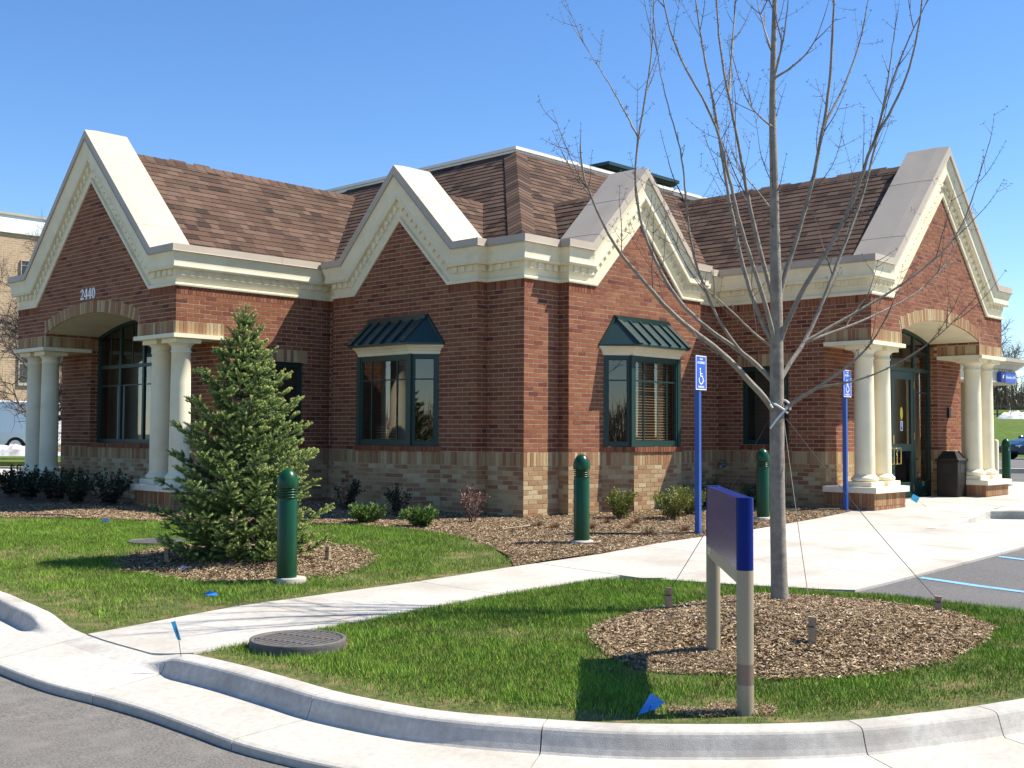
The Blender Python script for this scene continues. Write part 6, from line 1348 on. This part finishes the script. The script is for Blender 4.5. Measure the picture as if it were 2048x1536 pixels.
# grassy slope, thicket and rail fence far right
HD = [58, 62, 75, 84, 95, 130, 260]; HZ = [.0, .35, 2.25, 2.5, 3.3, 4.2, 5.0]
mb = MB(); cols_ = [-10, 8, 20, 26, 30, 34, 38, 44, 60, 110]; ids = [[mb.P((*at(l * (d / 75), d), z * (1 if l > 15 else .5) + .10)) for l in cols_] for d, z in zip(HD, HZ)]
for a, b in zip(ids[:-1], ids[1:]):
    for k in range(len(cols_) - 1): mb.F((a[k], a[k + 1], b[k + 1], b[k]), None, True)
o = mb.build('hill', M_FIELD); o['kind'] = 'structure'
def thicket(name, lat0, lat1, d0, d1, zb_, h, n, lab, seed):
    rg = np.random.default_rng(seed); la = rg.uniform(lat0, lat1, n); d = rg.uniform(d0, d1, n); px = CAM.x + FH[0] * d + FH[1] * la; py = CAM.y + FH[1] * d - FH[0] * la; hh = h * rg.uniform(.45, 1.0, n) * (.8 + .25 * np.sin(la * .35)); z0 = zb_ + rg.uniform(0, .55, n) * hh; l = hh * rg.uniform(.18, .55, n); a = rg.uniform(0, 6.28, n); ti = rg.normal(0, .45, n)
    dx, dy, dz = np.sin(ti) * np.cos(a), np.sin(ti) * np.sin(a), np.cos(ti); w_ = rg.uniform(.015, .05, n)
    P0 = np.stack((px, py, z0), 1); D_ = np.stack((dx, dy, dz), 1); S_ = np.stack((FH[1] * w_, -FH[0] * w_, w_ * 0), 1); V = np.stack((P0 - S_, P0 + S_, P0 + D_ * l[:, None]), 1).reshape(-1, 3)
    c = np.array((.17, .125, .095)) * rg.uniform(.5, 1.5, (n, 1)); tag(obj(name, np_mesh(name, V, 3, np.arange(n * 3), c), M_THICK), lab, 'thicket', None, 'stuff')
thicket('thicket', 20, 62, 96, 108, 3.2, 4.9, 16000, 'brown leafless thicket along the far hilltop at right', 5)
fn = empty('rail_fence', (*at(36, 84), 2.35), math.atan2(RHv.y, RHv.x), 'low wooden rail fence on the far slope at right', 'fence')
for k in range(9):
    mb = MB(); mb.box(-10 + k * 2.4 - .05, -10 + k * 2.4 + .05, -.05, .05, -.3, 1.15); mb.build('post', M_RAIL, fn)
for z in (.45, 1.0):
    mb = MB(); mb.box(-10.2, 9.4, -.10, -.052, z, z + .09); mb.build('rail', M_RAIL, fn)
# far paving at right and cream pipe post
sheet('rear_parking', [(16, -6.5), (60, -6.5), (60, 16), (16, 16)], lambda x, y: .13, M_ASPH2, 6, dz=.004)
sheet('rear_path', [(14.6, -1.0), (16, -1.0), (16, 10), (14.6, 10)], lambda x, y: .13, M_CONC, 4, dz=.012)
mb = MB(); q = [at(9, 33.5), at(24, 33.5), at(24, 34.0), at(9, 34.0)]; mb.loft([[(*p, .0) for p in q], [(*p, .27) for p in q]]); o = mb.build('rear_kerb', M_CONC); o['kind'] = 'structure'
x, y = at(11.48, 27.2); pp = empty('pipe_post', (x, y, .12), 0, 'slim cream pipe post beside the far green bollard', 'post')
mb = MB(); mb.lathe([(.062, -.1), (.062, .97), (.05, 1.0), (.02, 1.015)], n=16); mb.build('pipe', M_CREAM, pp); mb = MB(); mb.lathe([(.10, -.05), (.10, .02), (.066, .024)], n=16); mb.build('collar', M_CONC, pp)
# drive-through canopy behind the right wing
dx_, dy_ = 20.15, 1.0
dc = empty('drive_through_canopy', (dx_, dy_, .13), 0, 'cream corniced drive through canopy behind the entrance wing', 'canopy')
mb = MB(); mb.loft([[(-3 - o, -o, z), (1.7 + o, -o, z), (1.7 + o, 6, z), (-3 - o, 6, z)] for z, o in ((2.55, 0), (2.60, .03), (2.62, 0), (2.95, 0), (2.97, .05), (3.05, .10), (3.12, .20), (3.16, .22), (3.17, .26))]); fr = mb.build('fascia', M_CREAM, dc)
mb = MB(); mb.box(-3.3, 1.98, -.28, 6.1, 3.17, 3.27); mb.build('coping', M_COPING, dc)
for k in range(26):
    mb = MB(); mb.box(-2.9 + k * .178, -2.9 + k * .178 + .09, -.04, -.002, 2.86, 2.94); mb.build('dentil', M_CREAM, fr)
mb = MB(); mb.box(-.55, .25, .25, 1.0, -.3, 2.55, RED[1]); pr_ = mb.build('pier', M_MORTAR, dc)
st = MB()
for k in range(38):
    for j in range(4): st.box(-.555 + (j + (k % 2) * .5) * .203 - .02, -.555 + (j + (k % 2) * .5 + 1) * .203 - .035, .244, .256, -.05 + k * CR + .005, -.05 + (k + 1) * CR - .006, random.choices(RED if k > 14 else TAN, REDW if k > 14 else TANW)[0]) if -.02 + (j + (k % 2) * .5) * .203 < .72 else None
tag(st.build('brickwork', M_BRICK, pr_), kind='stuff')
ats = empty('drive_through_sign', (dx_ + .88, dy_ - .06, 2.72), 0, 'blue drive through machine sign fixed to the canopy fascia', 'sign')
mb = MB(); mb.box(-.56, .56, -.06, .04, 0, .30); bx = mb.build('panel', M_SIGNB, ats)
mb = MB(); mb.box(-.558, -.22, -.064, -.061, .002, .298); mb.build('logo_panel', M_NAVY, bx)
mb = MB(); mb.poly([(-.47, -.0655, .09), (-.41, -.0655, .13), (-.33, -.0655, .21), (-.39, -.0655, .21)]); mb.poly([(-.45, -.0656, .17), (-.39, -.0656, .17), (-.36, -.0656, .12), (-.42, -.0656, .12)]); mb.build('emblem', M_WHITE, bx)
o = obj('lettering', text_mesh('Drive-thru ATM', .108, M_WHITE, bold=.002), None, bx, (.17, -.0615, .115)); o.rotation_euler = (math.pi / 2, 0, 0)
# leafless trees behind
def bare_tree(x, y, z, H, lab, seed, rad=.09, spread=.55):
    rs = random.Random(seed); t_ = empty('leafless_tree', (x, y, z), 0, lab, 'tree', 'leafless background trees'); tw = MB(); tr = MB()
    def br(p, d, L, r, lv):
        n = 5; pts = [p]; q = p.copy()
        for k in range(n): d = (d + Vector((rs.gauss(0, .13), rs.gauss(0, .13), rs.gauss(.05, .08)))).normalized(); q = q + d * (L / n); pts.append(q.copy())
        (tr if lv == 0 else tw).tube(pts, [r * (1 - .5 * k / n) for k in range(n + 1)], 7 if lv == 0 else 4, caps=False)
        if lv < (4 if H < 6.61 and H > 6.55 else 3):
            for k in range(2 if lv == 0 else 1, n + 1):
                for _ in range(2 if lv < 2 else 3):
                    s_ = d.cross(Vector((rs.gauss(0, 1), rs.gauss(0, 1), rs.gauss(0, 1)))).normalized(); br(pts[k], d * .55 + s_ * spread * rs.uniform(.8, 1.6), L * rs.uniform(.42, .62), r * .42, lv + 1)
    br(Vector((0, 0, -.1)), Vector((0, 0, 1)), H * .55, rad, 0); tr.build('trunk', M_BARK, t_); tag(tw.build('crown', M_TWIG, t_), kind='stuff')
x, y = at(-10.75, 26); bare_tree(x, y, .1, 6.6, 'leafless tree rising behind the outer left columns', 3, .10, .75)
x, y = at(-14.7, 36); bare_tree(x, y, .1, 6.2, 'leafless tree in front of the tan office wall', 8, .10)
x, y = at(42.5, 98); bare_tree(x, y, 3.6, 8.5, 'tall leafless tree above the far thicket at right', 12, .16)
x, y = at(43.8, 92); bare_tree(x, y, 3.3, 6.5, 'smaller leafless tree at the right edge of the far thicket', 15, .12)
# wooded skyline on the viewer's side of the road, seen only in the window panes
def treeline(name, pts, n, lab, seed):
    rg = np.random.default_rng(seed); k = rg.integers(0, len(pts) - 1, n); f = rg.random(n); A = np.array(pts); P0 = A[k] + (A[k + 1] - A[k]) * f[:, None] + rg.normal(0, 3, (n, 2)); h = 6.5 * (.55 + .45 * np.abs(np.sin(P0[:, 0] * .13) * np.cos(P0[:, 1] * .11))); z0 = rg.uniform(-.5, .6, n) * h; l = h * rg.uniform(.25, .6, n); a = rg.uniform(0, 6.28, n); ti = rg.normal(0, .4, n); w_ = rg.uniform(.03, .09, n)
    D_ = np.stack((np.sin(ti) * np.cos(a), np.sin(ti) * np.sin(a), np.cos(ti)), 1) * l[:, None]; S_ = np.stack((np.cos(a + 1.3) * w_, np.sin(a + 1.3) * w_, 0 * a), 1); B = np.concatenate((P0, z0[:, None]), 1)
    V = np.stack((B - S_, B + S_, B + D_), 1).reshape(-1, 3); c = np.array((.34, .265, .20)) * rg.uniform(.5, 1.4, (n, 1)); tag(obj(name, np_mesh(name, V, 3, np.arange(n * 3), c), M_THICK), lab, 'wood', None, 'stuff')
treeline('woodland', [(-75, 90), (-85, 40), (-85, -10), (-70, -55), (-30, -85), (20, -90), (70, -80)], 60000, 'brown leafless woodland across the road mirrored in the window panes', 21)
